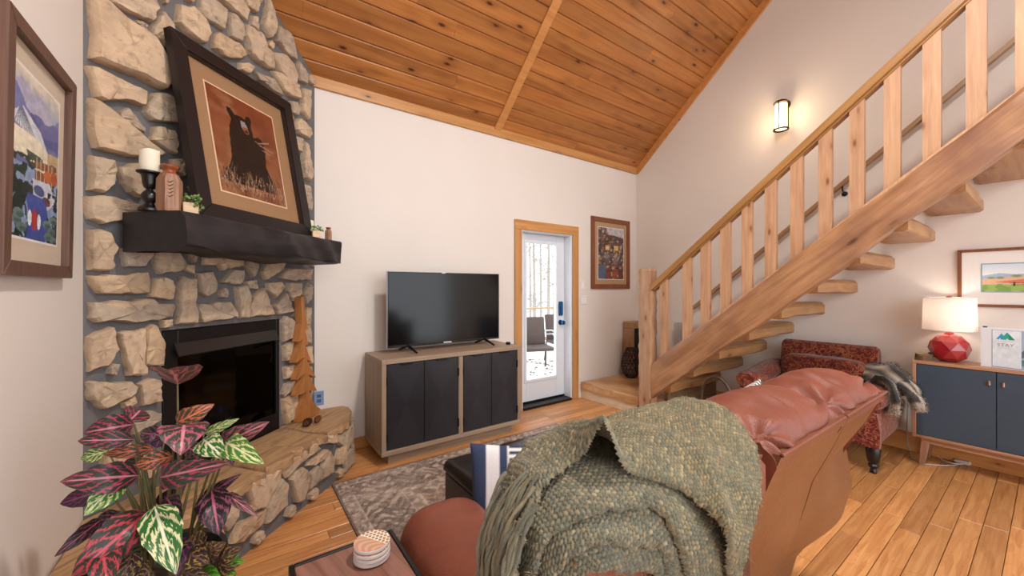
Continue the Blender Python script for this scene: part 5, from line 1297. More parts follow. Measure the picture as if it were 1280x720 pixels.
# wooden slice coasters
for k in range(3):
    c = onX(1155, 447, 4.52); zz = kz1+.0005+k*.0165
    o = thing('log_slice_coaster', ['lowest bark-edged log slice coaster beside the red lamp', 'middle bark-edged log slice coaster beside the red lamp', 'topmost bark-edged log slice coaster beside the red lamp'][k], 'coaster', (4.52, c[1], zz), 'log slice coasters by the lamp')
    r = random.Random(k); P_ = [(4.52+(.05+r.uniform(-.004, .004))*math.cos(a), c[1]+(.053+r.uniform(-.004, .004))*math.sin(a)) for a in np.linspace(0, 2*math.pi, 19)[:-1]]
    b = MB(); b.prism(P_, I4(), zz, zz+.016, .002); b.build('bark_disc', plain('bark', '#6d5138', .8, var=.3, scale=60), o)
    P2 = [(4.52+(x-4.52)*.88, c[1]+(y-c[1])*.88) for x, y in P_]; b = MB(); b.prism(P2, I4(), zz+.0161, zz+.0164); b.build('cut_face', plain('cut_wood', '#b08a64', .6, var=.2, scale=80), o)
gd = MB(); gd.lathe([(.014, 0), (.02, .004), (.018, .012), (.006, .016)], Matrix.Translation((4.53, .575, kz1+.0505)), 14); gd.v = [(x, y, z) for x, y, z in gd.v]
o = gd.build('black_knob', M_black, None, smooth=40); tag(o, 'small black item lying on the log slice coasters beside the red lamp', 'gadget')
# binder
by1, by0, bz = .362, .085, kz1+.0008
bi = thing('guest_binder', 'white ring binder with STAY cover sheet standing on the sideboard', 'binder', (4.5, .22, bz))
M_bw = plain('white_vinyl', '#dfe3ea', .35, var=.02)
Bd = Vector((-.06, -.29, 0)).normalized()     # along the cover, to the right
Bn = Bd.cross(Z)*-1
if Bn.x > 0: Bn = -Bn
Mbi = frame((4.50, by1-.045, bz), Bd, Z, Bn)
Hb = .287
b = MB(); b.box((0, 0, -.002), (.262, Hb, .001), .001, Mbi); b.build('front_cover', M_bw, bi)
b = MB(); b.box((0, 0, -.056), (.262, Hb, -.053), .001, Mbi); b.build('back_cover', M_bw, bi)
b = MB(); b.box((-.004, 0, -.056), (-.0005, Hb, .001), .001, Mbi); b.build('spine', M_bw, bi)
b = MB(); b.box((.012, .006, -.05), (.24, Hb-.02, -.008), 0, Mbi); b.build('page_block', plain('paper', '#f2f1ee', .7, var=.02), bi)
b = MB(); b.box((.0, Hb-.002, -.035), (.02, Hb+.008, -.02), .002, Mbi); b.build('blue_tab', plain('navy_tab', '#26345e', .4), bi)
cvs = Cv(90, 90, '#e4ebf2'); cvs.grad('#dfe8f1', '#d3dce6', 0, 1)
cvs.put(cvs.x > .76, '#9fb4cf'); cvs.poly([(.76,.55),(.9,.40),(1,.38),(1,.75),(.76,.72)], '#54697c'); cvs.poly([(.76,.70),(1,.66),(1,1),(.76,1)], '#8fb0c0'); cvs.poly([(.76,.76),(.95,.70),(.9,.95),(.76,.9)], '#47636f', .7); cvs.mul(.93+.14*vnoise(90, 90, 8, 8, 77))
cvs.put((cvs.x < .02) | (cvs.y < .01), '#5d6f88'); cvs.put((cvs.y > .985) & (cvs.x < .76), '#5d6f88')
p = lambda x, y, z=.0016: tuple(Mbi @ Vector((x, y, z)))
cvs.mesh('cover_sheet', p(.05, Hb-.012), p(.228, Hb-.012), p(.05, .006), p(.228, .006), vcol('cover_print', .3, .5), bi)
def flat(name, pts, col, z=.0022):
    b = MB(); b.prism(pts, Mbi, z-.0003, z); b.build(name, plain(name+'_ink', col, .5, var=.0), bi)
flat('logo_peak_blue', [(.070, .208), (.096, .252), (.110, .228), (.098, .208), (.095, .208), (.095, .216), (.085, .216), (.085, .208)][::1], '#2f9bd0')
flat('logo_peak_teal', [(.090, .208), (.122, .262), (.128, .252), (.128, .216), (.118, .216), (.118, .208)], '#2aa596', .0026)
flat('logo_peak_green', [(.128, .252), (.158, .208), (.128, .208)], '#2f8b6a', .0026)
def text(body, x, y, size, col, par, name='lettering', sp=1.0):
    cu = bpy.data.curves.new(name, 'FONT'); cu.body = body; cu.size = size; cu.align_x = 'CENTER'; cu.space_character = sp; cu.extrude = .0001
    tmp = bpy.data.objects.new(name, cu); COL.objects.link(tmp); dg = bpy.context.evaluated_depsgraph_get(); dg.update()
    me = bpy.data.meshes.new_from_object(tmp.evaluated_get(dg)); bpy.data.objects.remove(tmp)
    me.transform(Mbi @ Matrix.Translation((x, y, .0024))); me.materials.clear(); me.materials.append(plain(name+'_ink', col, .5, var=0)); o = bpy.data.objects.new(name, me); COL.objects.link(o); adopt(o, par)
text('STAY', .114, .160, .030, '#6d7c8c', bi, sp=1.15)
b = MB(); b.box((.078, .195, .0018), (.150, .1965, .0022), 0, Mbi); b.box((.075, .148, .0018), (.153, .149, .0022), 0, Mbi); b.build('small_print_rule', plain('rule_ink', '#9aa7b5', .6), bi)
# power cords under the sideboard and behind the chair
M_cord = plain('cream_cord', '#cfc6b6', .5)
b = MB(); b.tube([tuple(onZ(1172, 570, .02))]+[tuple(onZ(x, y, .006)) for x, y in ((1178, 575), (1184, 577.5), (1192, 579.5), (1200, 580), (1206, 579.5), (1214, 580))], .005, 6); o = b.build('power_cord', M_cord, None, smooth=60); tag(o, 'cream power cord looping on the floor under the sideboard', 'cord')
b = MB(); c = onZ(1203, 577, .015); b.box((c[0]-.03, c[1]-.045, 0.001), (c[0]+.02, c[1]+.045, .03), .008); o = b.build('plug_adapter', M_cord, None, smooth=40); tag(o, 'cream plug block lying on the floor under the sideboard', 'adapter')
b = MB(); b.tube([(4.728, .74, .42), (4.728, .745, .22), (4.70, .735, .06), (4.60, .70, .008), (4.5, .68, .007), (4.44, .60, .007), (4.52, .52, .007), (4.62, .45, .007)], .004, 6); o = b.build('power_cord', plain('grey_cord', '#b3a9a0', .5), None, smooth=60); tag(o, 'thin grey power cord hanging down the wall between armchair and sideboard', 'cord')
# ------------------------------------------------------------------ things on the mantel
mz = mz1+.0008
def onM(px, out):   # point of the mantel top under pixel column px, 'out' metres from the mortar
    q = onC(px, 300, C0-out*math.sqrt(2)); return q[0], q[1]
x, y = onM(187, .20)
ch = thing('candlestick', 'turned black wooden candlestick on the left end of the mantel', 'candlestick', (x, y, mz))
M_cs = plain('black_lacquer', '#120e0e', .28)
b = MB(); b.lathe([(.042, 0), (.042, .01), (.03, .018), (.02, .028), (.016, .036), (.027, .05), (.032, .066), (.026, .082), (.014, .094), (.012, .1), (.02, .106), (.026, .125), (.028, .155), (.032, .165), (.046, .172), (.047, .178), (.04, .18)], Matrix.Translation((x, y, mz)), 24); b.build('turned_stem', M_cs, ch, smooth=40)
ca = thing('pillar_candle', 'cream pillar candle standing on the black candlestick', 'candle', (x, y, mz+.181))
t = NT('ivory_wax'); M_wax = t.done('#e6dcc6', .5, spec=.3, Subsurface_Weight=.15)
P = np.zeros((8, 25, 3))
for i, (r, z) in enumerate(((.034, 0), (.036, .003), (.036, .04), (.0355, .07), (.036, .094), (.034, .097), (.029, .094), (.0, .088))):
    for k in range(25): a = 2*math.pi*(k % 24)/24; P[i, k] = (x+r*math.cos(a), y+r*math.sin(a), mz+.181+z+(.005*math.sin(a+1)+.003*math.sin(3*a) if 4 <= i <= 5 else 0))
b = MB(); b.grid(P, flip=True); b.build('wax', M_wax, ca, smooth=50)
b = MB(); b.tube([(x, y, mz+.268), (x+.001, y, mz+.281)], .0013, 5); b.build('wick', M_black, ca)
def wood_vase(px, out, hgt, r, label, seed):
    x, y = onM(px, out); v = thing('wooden_vase', label, 'vase', (x, y, mz))
    t = NT('terracotta_glaze'); M_tc = t.done('#8a4526', .3)
    W_v = wood('carved_wood', '#6f4b38', '#a3775a', rot=(0, math.pi/2, 0), stretch=(.15, .012, .012), rough=.5, var=.05, bumpy=.6)
    b = MB(); n = 6; vs = []; pr_ = [(r*.9, 0), (r, .01*hgt), (r*1.0, .5*hgt), (r*.98, .68*hgt), (r*.74, .80*hgt), (r*.5, .83*hgt)]
    for rr_, z in pr_:
        for k in range(n*3): a = 2*math.pi*k/(n*3)+.3; f_ = 1/max(abs(math.cos(((a-.3) % (math.pi/3))-math.pi/6)), .1)*.93 if z < .75*hgt else 1; vs.append((x+rr_*f_*math.cos(a), y+rr_*f_*math.sin(a), mz+z))
    m = n*3; fs = [(i*m+k, i*m+(k+1) % m, (i+1)*m+(k+1) % m, (i+1)*m+k) for i in range(len(pr_)-1) for k in range(m)]+[tuple(range(m))[::-1], tuple(range((len(pr_)-1)*m, len(pr_)*m))]
    b.add(vs, fs); bo = b.build('body', W_v, v, smooth=28)
    b = MB(); b.lathe([(r*.74, .80*hgt), (r*.52, .845*hgt), (r*.5, .88*hgt), (r*.62, .92*hgt), (r*.74, .95*hgt), (r*.75, .98*hgt), (r*.66, hgt), (r*.5, .985*hgt)], Matrix.Translation((x, y, mz)), 24); b.build('neck', M_tc, v, smooth=45)
    b = MB()     # carved leaf strokes on the face turned to the room
    for k in range(5):
        for sg in (-1, 1):
            z0 = mz+.30*hgt+k*.075*hgt; d = Vector((-x, -y, 0)).normalized(); s_ = Vector((-d.y, d.x, 0)); p0 = Vector((x, y, z0))+d*r*.96; p1 = p0+s_*sg*r*.3+Z*.05*hgt-d*r*.03
            b.tube([p0, p1], [.0022, .001], 5)
    b.build('carving', plain('carving_dark', '#4a2d20', .7), bo)
    return v
wood_vase(212, .26, .218, .045, 'tall carved hexagonal wooden vase with terracotta neck beside the candlestick', 1)
wood_vase(410.5, .33, .092, .024, 'small carved wooden vase with terracotta neck at the right end of the mantel', 2)
M_succ = plain('succulent_green', '#5d8038', .5, var=.25, scale=40)
M_succ2 = plain('succulent_pale', '#8fa96a', .5, var=.2, scale=40)
def succulent(px, out, s, label, seed, trail=0, gm=M_succ):
    x, y = onM(px, out); o = thing('potted_succulent', label, 'plant', (x, y, mz))
    b = MB(); b.box((x-.03*s, y-.03*s, mz), (x+.03*s, y+.03*s, mz+.055*s), .003); b.build('wooden_pot', wood('pale_box_wood', '#c9a27c', '#ddbd98', stretch=(.1, .02, .02), var=0), o)
    r = random.Random(seed)
    for k in range(46):
        a = r.random()*6.28; e = r.uniform(-.15, 1.2); R = r.uniform(.018, .042)*s; c = Vector((x+R*math.cos(a)*math.cos(e), y+R*math.sin(a)*math.cos(e), mz+.062*s+R*.9*math.sin(e)))
        if trail and k < 12: c = Vector((x+.01+r.uniform(0, .03), y-.03+r.uniform(-.01, .015), mz+r.uniform(.005, .05)))
        d = Vector((math.cos(a)*math.cos(e), math.sin(a)*math.cos(e), math.sin(e)+.2)).normalized(); L = r.uniform(.014, .022)*s; sd = d.cross(Vector((r.uniform(-1, 1), r.uniform(-1, 1), r.uniform(-1, 1)))).normalized()*L*.45; up_ = d.cross(sd).normalized()*L*.18
        b = MB(); b.add([c, c+d*L*.5+sd+up_, c+d*L, c+d*L*.5-sd+up_, c+d*L*.45-up_*1.5], [(0, 1, 4), (1, 2, 4), (2, 3, 4), (3, 0, 4), (0, 3, 1), (1, 3, 2)]); b.build('leaf', gm if r.random() < .6 else M_succ2, o, smooth=60)
succulent(239, .31, .95, 'small trailing green succulent in a wooden pot beside the tall carved vase', 3, 1)
succulent(395, .32, .85, 'bushy bright green plant in a pale wooden pot at the right end of the mantel', 4, 0, plain('bright_leaf', '#4f8a2c', .5, var=.25))
x, y = onM(386.5, .15)
cw = thing('pillar_candle', 'white pillar candle half hidden behind the bear picture on the right', 'candle', (x, y, mz)); b = MB(); b.lathe([(.03, 0), (.032, .004), (.032, .15), (.03, .154), (.02, .15), (.001, .149)], Matrix.Translation((x, y, mz)), 20); b.build('wax', M_wax, cw, smooth=45)
b = MB(); b.tube([(x, y, mz+.148), (x, y, mz+.162)], .0013, 5); b.build('wick', M_black, cw)
# ------------------------------------------------------------------ carved tree and pine cones on the hearth
tw = thing('carved_wood_tree', 'flat carved wooden fir tree standing on the right end of the hearth', 'carving', tuple(onZ(381, 528, HZ)))
s_ = 4
tp = [(185,48),(200,40),(204,120),(222,205),(206,212),(222,282),(208,288),(238,372),(214,358),(260,448),(222,432),(266,515),(226,512),(226,540),(262,590),(284,605),(270,660),(230,672),(182,682),(178,655),(196,590),(214,520),(165,540),(208,425),(165,460),(205,345),(158,375),(196,255),(172,270),(190,180)]
Ct = 2.86
pts = []
for px, py in tp:
    q = onC(330+px/s_, 360+py/s_, Ct); pts.append((uz(q)[0], max(q[2], HZ+.003)))
for i in range(len(pts)):
    if tp[i][1] > 650: pts[i] = (pts[i][0], HZ+.003)
Mt_ = frame(FP(0, 0, (C0-Ct)/math.sqrt(2)), U, Z, N)
b = MB(); b.prism(pts[::-1], Mt_, -.055, 0.0, 0); b.build('trunk_slab', wood('carved_pine', '#9a6234', '#b87a46', rot=(0, math.pi/2, 0), stretch=(.5, .06, .06), rough=.45, var=0, bumpy=.2), tw)
M_cone = plain('pine_cone', '#5a3420', .7, var=.3, scale=70); M_cone2 = plain('pine_cone_tip', '#a9764a', .7)
def cone(px, py, L, label, axis, col):
    c = Vector(onZ(px, py, HZ+.028)); o = thing('pine_cone', label, 'pine cone', tuple(c), 'pine cones on the hearth'); ax = Vector(axis).normalized(); e1 = ax.cross(Z).normalized(); e2 = ax.cross(e1)
    b = MB(); b.tube([c+ax*(t-.5)*L*.9 for t in (0, .3, .6, 1)], [L*.12, L*.26, L*.24, L*.05], 10); b.build('core', M_cone, o, smooth=60)
    b = MB()
    for i in range(9):
        t_ = (i+.5)/9; R = L*.36*math.sin(math.pi*(.12+.8*t_))
        for k in range(8):
            a = 2*math.pi*(k+.5*(i % 2))/8; d = e1*math.cos(a)+e2*math.sin(a); p = c+ax*(t_-.5)*L*.92; s2 = ax.cross(d)*L*.10
            b.add([p+d*R*.5-s2, p+d*R*.5+s2, p+d*R+ax*L*.05+s2*.7, p+d*R+ax*L*.05-s2*.7, p+d*R*.9+ax*L*.10], [(0, 1, 2, 3), (3, 2, 4), (0, 3, 4), (1, 4, 2)])
    b.build('scales', col, o)
cone(384, 528, .085, 'dark brown pine cone leaning on the foot of the carved tree', (1, .9, .25), plain('cone_dark', '#4a2a1c', .6, var=.4, scale=90))
cone(397, 524, .07, 'lighter tan pine cone right of the dark one on the hearth', (.8, 1, .6), plain('cone_tan', '#96592f', .6, var=.3, scale=90))
# ------------------------------------------------------------------ landing: rattan lantern and small wooden stand
ln = thing('rattan_lantern', 'dark woven rattan lantern on the stair landing behind the newel post', 'lantern', (4.32, 3.30, .206))
M_rat = plain('dark_rattan', '#2e1d18', .6, var=.3)
prof_ = [(.055, 0), (.095, .05), (.125, .13), (.125, .2), (.10, .30), (.068, .37), (.062, .39)]
for sg in (1, -1):
    b = MB()
    for k in range(16):
        b.tube([(4.32+np.interp(t_, [p[1] for p in prof_], [p[0] for p in prof_])*math.cos(2*math.pi*k/16+sg*t_*4), 3.30+np.interp(t_, [p[1] for p in prof_], [p[0] for p in prof_])*math.sin(2*math.pi*k/16+sg*t_*4), .206+t_) for t_ in np.linspace(0.005, .39, 12)], .0045, 4)
    b.build('weave', M_rat, ln)
b = MB()
for r, z in prof_: b.tube([(4.32+r*math.cos(a), 3.30+r*math.sin(a), .206+max(z, .006)) for a in np.linspace(0, 2*math.pi, 25)], .006, 5)
b.build('hoops', M_rat, ln); b = MB(); b.lathe([(.05, .004), (.05, .16), (.045, .165)], Matrix.Translation((4.32, 3.30, .206)), 16); b.build('inner_candle', plain('dusky_wax', '#8f7c76', .6), ln, smooth=40)
cr = thing('wooden_stand', 'small rustic wooden stand with black back panel in the landing corner', 'stand', (4.58, 3.42, .206))
W_c = wood('stand_wood', '#8d6845', '#ad8660', rot=(0, math.pi/2, 0), stretch=(.4, .03, .03), knots=.4, var=0)
b = MB(); b.box((4.43, 3.36, .84), (4.735, 3.52, .93), .004); b.build('top_rail', W_c, cr)
for x in (4.43, 4.69): b = MB(); b.box((x, 3.36, .206), (x+.045, 3.52, .838), .004); b.build('upright', W_c, cr)
b = MB(); b.box((4.476, 3.40, .22), (4.688, 3.42, .838)); b.build('back_panel', M_blackmat, cr)
gp = onX(845, 415, 4.6); b = MB(); b.box((4.60, gp[1]-.10, .42), (4.735, gp[1]+.03, gp[2]+.12), .003); o = b.build('grey_crate', wood('grey_board', '#9a938c', '#b5aea6', rot=(0, math.pi/2, 0), stretch=(.4, .03, .03), var=0), None); tag(o, 'weathered grey wooden crate on the lower stair treads behind the balusters', 'crate')
# ------------------------------------------------------------------ magazine carrier by the stairs
mc = thing('magazine_carrier', 'wooden magazine carrier with bent dark handle on the floor beside the stairs', 'carrier', (3.2, 1.62, 0))
M_bent = plain('bentwood', '#4a3024', .4, var=.2)
W_mc = wood('carrier_wood', '#5a4030', '#7a5a44', stretch=(.4, .03, .03), var=0)
ca_ = onX(877, 490, 3.2); cb2 = onX(914, 490, 3.2); ya_, yb2 = ca_[1], cb2[1]
ap = [(3.2, ya_, .30), (3.2, ya_, .5)]+[(3.2, (ya_+yb2)/2+(ya_-yb2)/2*math.cos(a), .50+.175*math.sin(a)) for a in np.linspace(0, math.pi, 15)]+[(3.2, yb2, .5), (3.2, yb2, .30)]
b = MB(); b.tube(ap, .011, 8); b.build('bent_handle', M_bent, mc, smooth=60)
for a, c in (((3.02, yb2-.03, .02), (3.04, ya_+.03, .40)), ((3.36, yb2-.03, .02), (3.38, ya_+.03, .40))): b = MB(); b.box(a, c, .004); b.build('side_board', W_mc, mc)
for y in (yb2-.03, ya_+.012): b = MB(); b.box((3.04, y, .02), (3.36, y+.018, .40), .004); b.build('end_board', W_mc, mc)
b = MB(); b.box((3.04, yb2-.01, .02), (3.36, ya_+.012, .035)); b.build('bottom_board', W_mc, mc)
r = random.Random(2)
for k in range(5):
    x0 = 3.05+k*.06; o = MB(); o.box((x0, yb2-.005, .037), (x0+.012, ya_+.005, .44+.02*r.random()), .002); q = o.build('magazine', plain('magazine_%d' % k, ['#b9bcc6', '#8d93a3', '#d5d6dc', '#6c7486', '#c3bfc4'][k], .35), None)
    tag(q, ['pale grey magazine at the left side of the wooden carrier by the stairs','slate grey magazine second from the left in the wooden carrier','whitish magazine in the middle of the wooden carrier by the stairs','dark blue-grey magazine second from the right in the wooden carrier','light mauve-grey magazine at the right side of the wooden carrier'][k], 'magazine', 'magazines in the carrier')
# ------------------------------------------------------------------ knitted throw draped over the left end of the sofa back
XAd, Y0d, Y1d, Rd = .512, .475, .535, .085
def drape(a, b_, lift, zt=1.056):
    ex = np.maximum(0, XAd-a); er = np.maximum(0, Y0d-b_); ef = np.maximum(0, b_-Y1d)
    dx = -ex; dy = ef-er; e = np.hypot(dx, dy)+1e-9; r = Rd+lift+.03*ex/e
    an = np.minimum(e/r, np.pi/2); h = r*np.sin(an); drop = r*(1-np.cos(an))+np.maximum(0, e-r*np.pi/2)
    return np.stack([np.maximum(a, XAd)+dx/e*h, np.clip(b_, Y0d, Y1d)+dy/e*h, zt+lift-1.0*np.clip(b_-.55, -.2, .2)**2-drop], -1)
th = thing('knitted_throw', 'chunky grey-green knitted throw folded over the near end of the leather sofa back', 'throw', (.65, .5, 1.08))
def knitmat():
    t = NT('chunky_knit'); a = t.n('ShaderNodeAttribute', attribute_name='Col'); c = t.coord(); n = t.noise(c, 420, 3); t.bump(n, .5, .002)
    return t.done(t.mix(t.math('MULTIPLY', n, .5), a.outputs['Color'], t.mix(.5, a.outputs['Color'], '#d9d3b4')), .9, spec=.12, Sheen_Weight=.15)
M_knit = knitmat()
def inpoly(x, y, pts):
    m = np.zeros(x.shape, bool); n = len(pts)
    for i in range(n):
        x0, y0 = pts[i]; x1, y1 = pts[(i+1) % n]
        if y0 == y1: continue
        m ^= ((y0 > y) != (y1 > y)) & (x < (x1-x0)*(y-y0)/(y1-y0)+x0)
    return m
def edged(x, y, pts):
    d = np.full(x.shape, 9.0); n = len(pts)
    for i in range(n):
        x0, y0 = pts[i]; x1, y1 = pts[(i+1) % n]; dx, dy = x1-x0, y1-y0; L = dx*dx+dy*dy+1e-12
        t_ = np.clip(((x-x0)*dx+(y-y0)*dy)/L, 0, 1); d = np.minimum(d, np.hypot(x-x0-t_*dx, y-y0-t_*dy))
    return d
def hash2(i, j, s): v = np.sin(i*127.1+j*311.7+s*74.7)*43758.5453; return v-np.floor(v)
def stitches(a, b_, ang=.55, cw=.0100, chh=.0062):
    ca, sa_ = math.cos(ang), math.sin(ang); x = a*ca+b_*sa_; y = -a*sa_+b_*ca
    x = x+.004*np.sin(y*47)+.003*np.sin(y*23+x*11); y = y+.003*np.sin(x*38)
    j = np.floor(y/chh); xo = x/cw+.5*(j % 2); i = np.floor(xo); u = (xo-i-.5)*2; v = (y/chh-j-.5)*2
    tl_ = np.where(j % 2 == 0, .35, -.35); v2 = v+u*tl_
    h = np.sqrt(np.clip(1-(u/1.15)**2-(v2/1.25)**2, 0, 1))
    return h, hash2(i, j, 1), hash2(i, j, 2)
PAL = np.array([hexc(c) for c in ('#505650', '#635f4f', '#756b54', '#565b54', '#857d68', '#3f453f', '#686655', '#6f6147')])
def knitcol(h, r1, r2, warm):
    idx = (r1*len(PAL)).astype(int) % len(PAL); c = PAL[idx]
    c = c*(1-.0)+0; c = c*(.70+.36*r2[..., None]); k = warm[..., None]  # warm versus cool light is tinted into the yarn colour
    c = c*(1-k)+c*np.array([1.10, 1.0, .80])*k; c = c*(.38+.64*h[..., None]); c = np.clip(c, 0, 1)  # hollows between stitches darkened, crease shade put into the colour
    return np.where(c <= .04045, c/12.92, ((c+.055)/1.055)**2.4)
fuzz = MB(); fuzzc = []
def sheet(name, pts, lift, step=.0017, bumps=None, seed=0, rim=.016, rough_edge=.004, warm=1.0, ang=.55, hang=0.0):
    pts = [tuple(p) for p in pts]; xs = [p[0] for p in pts]; ys = [p[1] for p in pts]
    a = np.arange(min(xs)-.01, max(xs)+.01, step)[:, None]; b_ = np.arange(min(ys)-.01, max(ys)+.01, step)[None, :]; A_ = a+0*b_; B2 = b_+0*a
    wob = rough_edge*(np.sin(A_*190+B2*70)+np.sin(B2*230-A_*60))*.5
    inside = inpoly(A_+wob, B2-wob, pts); d = edged(A_+wob, B2-wob, pts)
    lf = lift+0*A_
    if bumps is not None: lf = lf+bumps(A_, B2)
    lf = lf+.004*np.sin(A_*21+seed)*np.sin(B2*26+seed*2)+.003*np.sin(A_*47+B2*39+seed)
    t_ = np.clip(d/rim, 0, 1); roll = -(1-np.sqrt(1-(1-t_)**2))*.014
    P = drape(A_, B2, lf); gx = np.gradient(P, axis=0); gy = np.gradient(P, axis=1); N_ = np.cross(gx, gy); N_ /= np.linalg.norm(N_, axis=-1, keepdims=True)+1e-12
    h, r1, r2 = stitches(A_, B2, ang)
    P = P+N_*((h-.5)*0.0042*np.clip(d/.004, .3, 1)+roll)[..., None]
    nx, ny = A_.shape; keep = inside[:-1, :-1] & inside[1:, :-1] & inside[1:, 1:] & inside[:-1, 1:]
    idx = -np.ones(nx*ny, int); ii = np.arange(nx*ny).reshape(nx, ny)
    q = np.stack([ii[:-1, :-1][keep], ii[1:, :-1][keep], ii[1:, 1:][keep], ii[:-1, 1:][keep]], 1)
    used = np.unique(q); idx[used] = np.arange(len(used)); q = idx[q]
    warm_light_k = warm*smooth(.35, .75, A_)+0*B2  # painted light: warm towards the right, cool at the left end
    C3 = knitcol(h, r1, r2, warm_light_k).reshape(-1, 3)[used]
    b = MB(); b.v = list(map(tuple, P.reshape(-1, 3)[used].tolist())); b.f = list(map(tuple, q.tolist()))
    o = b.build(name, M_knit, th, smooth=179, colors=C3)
    # loose fibres
    r = np.random.default_rng(seed+5); fl_ = np.argwhere(inside); dd = d[inside]
    n = int(len(fl_)*.04); pr_ = np.where(dd < .02, 3.0, 1.0); pick = r.choice(len(fl_), n, p=pr_/pr_.sum())
    for k in pick:
        i, j = fl_[k]; p = Vector(P[i, j]); nn = Vector(N_[i, j]); dr = (nn*r.uniform(.2, 1)+Vector(r.normal(0, .7, 3))).normalized(); L = r.uniform(.005, .016); s_ = dr.cross(nn)
        if s_.length < 1e-4: continue
        s_ = s_.normalized()*.0004; fuzz.add([p-s_, p+s_, p+dr*L], [(0, 1, 2)])
        c = knitcol(np.array(1.0), np.array(r.random()), np.array(r.random()), np.array(.5)); fuzzc.extend([np.clip(c*1.25, 0, 1)]*3)
    return o
tent = lambda A_, B2: .088*np.exp(-((A_-.508-.25*(B2-.45))/.031)**2)*np.exp(-np.clip(B2-.445, 0, 1)/.075) + .012*np.exp(-((A_-.40)/.02)**2)*smooth(.47, .55, B2) + .016*np.exp(-((A_-.72-.5*(B2-.35))/.03)**2)*smooth(.45, .3, B2)
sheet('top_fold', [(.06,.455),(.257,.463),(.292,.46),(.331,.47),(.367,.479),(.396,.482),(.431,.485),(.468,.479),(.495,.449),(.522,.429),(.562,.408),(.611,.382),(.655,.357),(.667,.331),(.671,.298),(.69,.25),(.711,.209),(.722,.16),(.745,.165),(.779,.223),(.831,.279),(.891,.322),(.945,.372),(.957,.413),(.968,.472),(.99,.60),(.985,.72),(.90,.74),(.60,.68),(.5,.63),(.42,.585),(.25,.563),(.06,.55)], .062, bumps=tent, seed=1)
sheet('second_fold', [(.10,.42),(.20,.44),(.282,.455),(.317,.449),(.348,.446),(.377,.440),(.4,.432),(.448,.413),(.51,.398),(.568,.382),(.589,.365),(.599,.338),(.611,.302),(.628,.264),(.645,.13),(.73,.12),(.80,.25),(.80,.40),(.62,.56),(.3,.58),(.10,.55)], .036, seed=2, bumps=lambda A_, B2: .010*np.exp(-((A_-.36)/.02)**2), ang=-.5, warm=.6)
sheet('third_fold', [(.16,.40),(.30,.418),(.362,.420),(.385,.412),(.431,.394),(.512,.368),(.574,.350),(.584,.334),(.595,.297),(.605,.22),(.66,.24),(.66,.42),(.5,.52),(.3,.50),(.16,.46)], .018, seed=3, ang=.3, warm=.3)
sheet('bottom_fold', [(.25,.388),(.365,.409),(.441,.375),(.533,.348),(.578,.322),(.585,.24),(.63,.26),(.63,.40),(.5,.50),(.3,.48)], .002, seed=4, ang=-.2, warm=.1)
# hanging yarn strands at the left end
r = np.random.default_rng(77)
for k in range(44):
    b0 = .462+.092*k/43+r.uniform(-.004, .004); a0 = r.uniform(.33, .41)-.05*abs(k/43-.5); a1 = r.uniform(.03, .10); n = 26
    aa = np.linspace(a0, a1, n); bb = b0+.0035*np.sin(aa*26+r.random()*6)+(aa-a0)*r.uniform(-.07, .05)
    P = drape(aa, bb, .064+.010*r.random()+.004*np.sin(aa*60+k))
    b = MB(); rad = .0027+.0010*r.random(); b.tube(P.tolist(), [rad*(1+.22*math.sin(i*1.9+k)) for i in range(n)], 7)
    c = knitcol(np.array(.8), np.array(r.random()), np.array(r.random()), np.array(0.0)); b.build('yarn_strand', M_knit, th, smooth=60, colors=np.tile(c, (len(b.v), 1)))
o = fuzz.build('loose_fibres', M_knit, th, colors=np.array(fuzzc)); o['kind'] = 'stuff'
# ------------------------------------------------------------------ croton with bright patterned leaves
def leafmat(name, c_leaf, c_pat, c_mid, amount, vein=4.6, edge=None):
    t = NT(name); uv = t.n('ShaderNodeUVMap').outputs[0]; s = t.sep(uv); r = t.rnd()
    u, v = s[0], s[1]; av = t.math('ABSOLUTE', t.math('SUBTRACT', v, .5))
    off = t.comb(t.math('MULTIPLY', r, 17.0), t.math('MULTIPLY', r, 29.0), 0.0)
    nz = t.noise(t.vadd(t.mapping(uv, (1, .45, 1), typ='TEXTURE'), off), 5.5, 3, .6, .8)
    ph = t.math('SUBTRACT', t.math('MULTIPLY', u, vein), t.math('MULTIPLY', av, vein*.75)); ph = t.math('ADD', ph, t.math('MULTIPLY', nz, 1.5))
    wv = t.math('ABSOLUTE', t.math('SUBTRACT', t.math('FRACT', ph), .5))     # 0 at the vein
    vm = t.ramp(wv, [(.03+.10*amount, 1.0), (.09+.16*amount, 0.0)])
    blot = t.ramp(nz, [(.60-.18*amount, 0.0), (.66-.18*amount, 1.0)])
    m = t.math('MAXIMUM', vm, t.math('MULTIPLY', blot, t.math('LESS_THAN', wv, .32)))
    col = t.mix(m, t.mix(nz, c_leaf, tuple(x*.6 for x in lin(c_leaf))), c_pat)
    if edge: col = t.mix(t.ramp(av, [(.40, 0.0), (.47, 1.0)]), col, edge)
    col = t.mix(t.ramp(av, [(.025, 1.0), (.05, 0.0)]), col, c_mid)
    t.bump(wv, .25, .004)
    col = t.mix(1.0, col, (.78, .78, .78), 'MULTIPLY'); return t.done(col, .36, spec=.4)
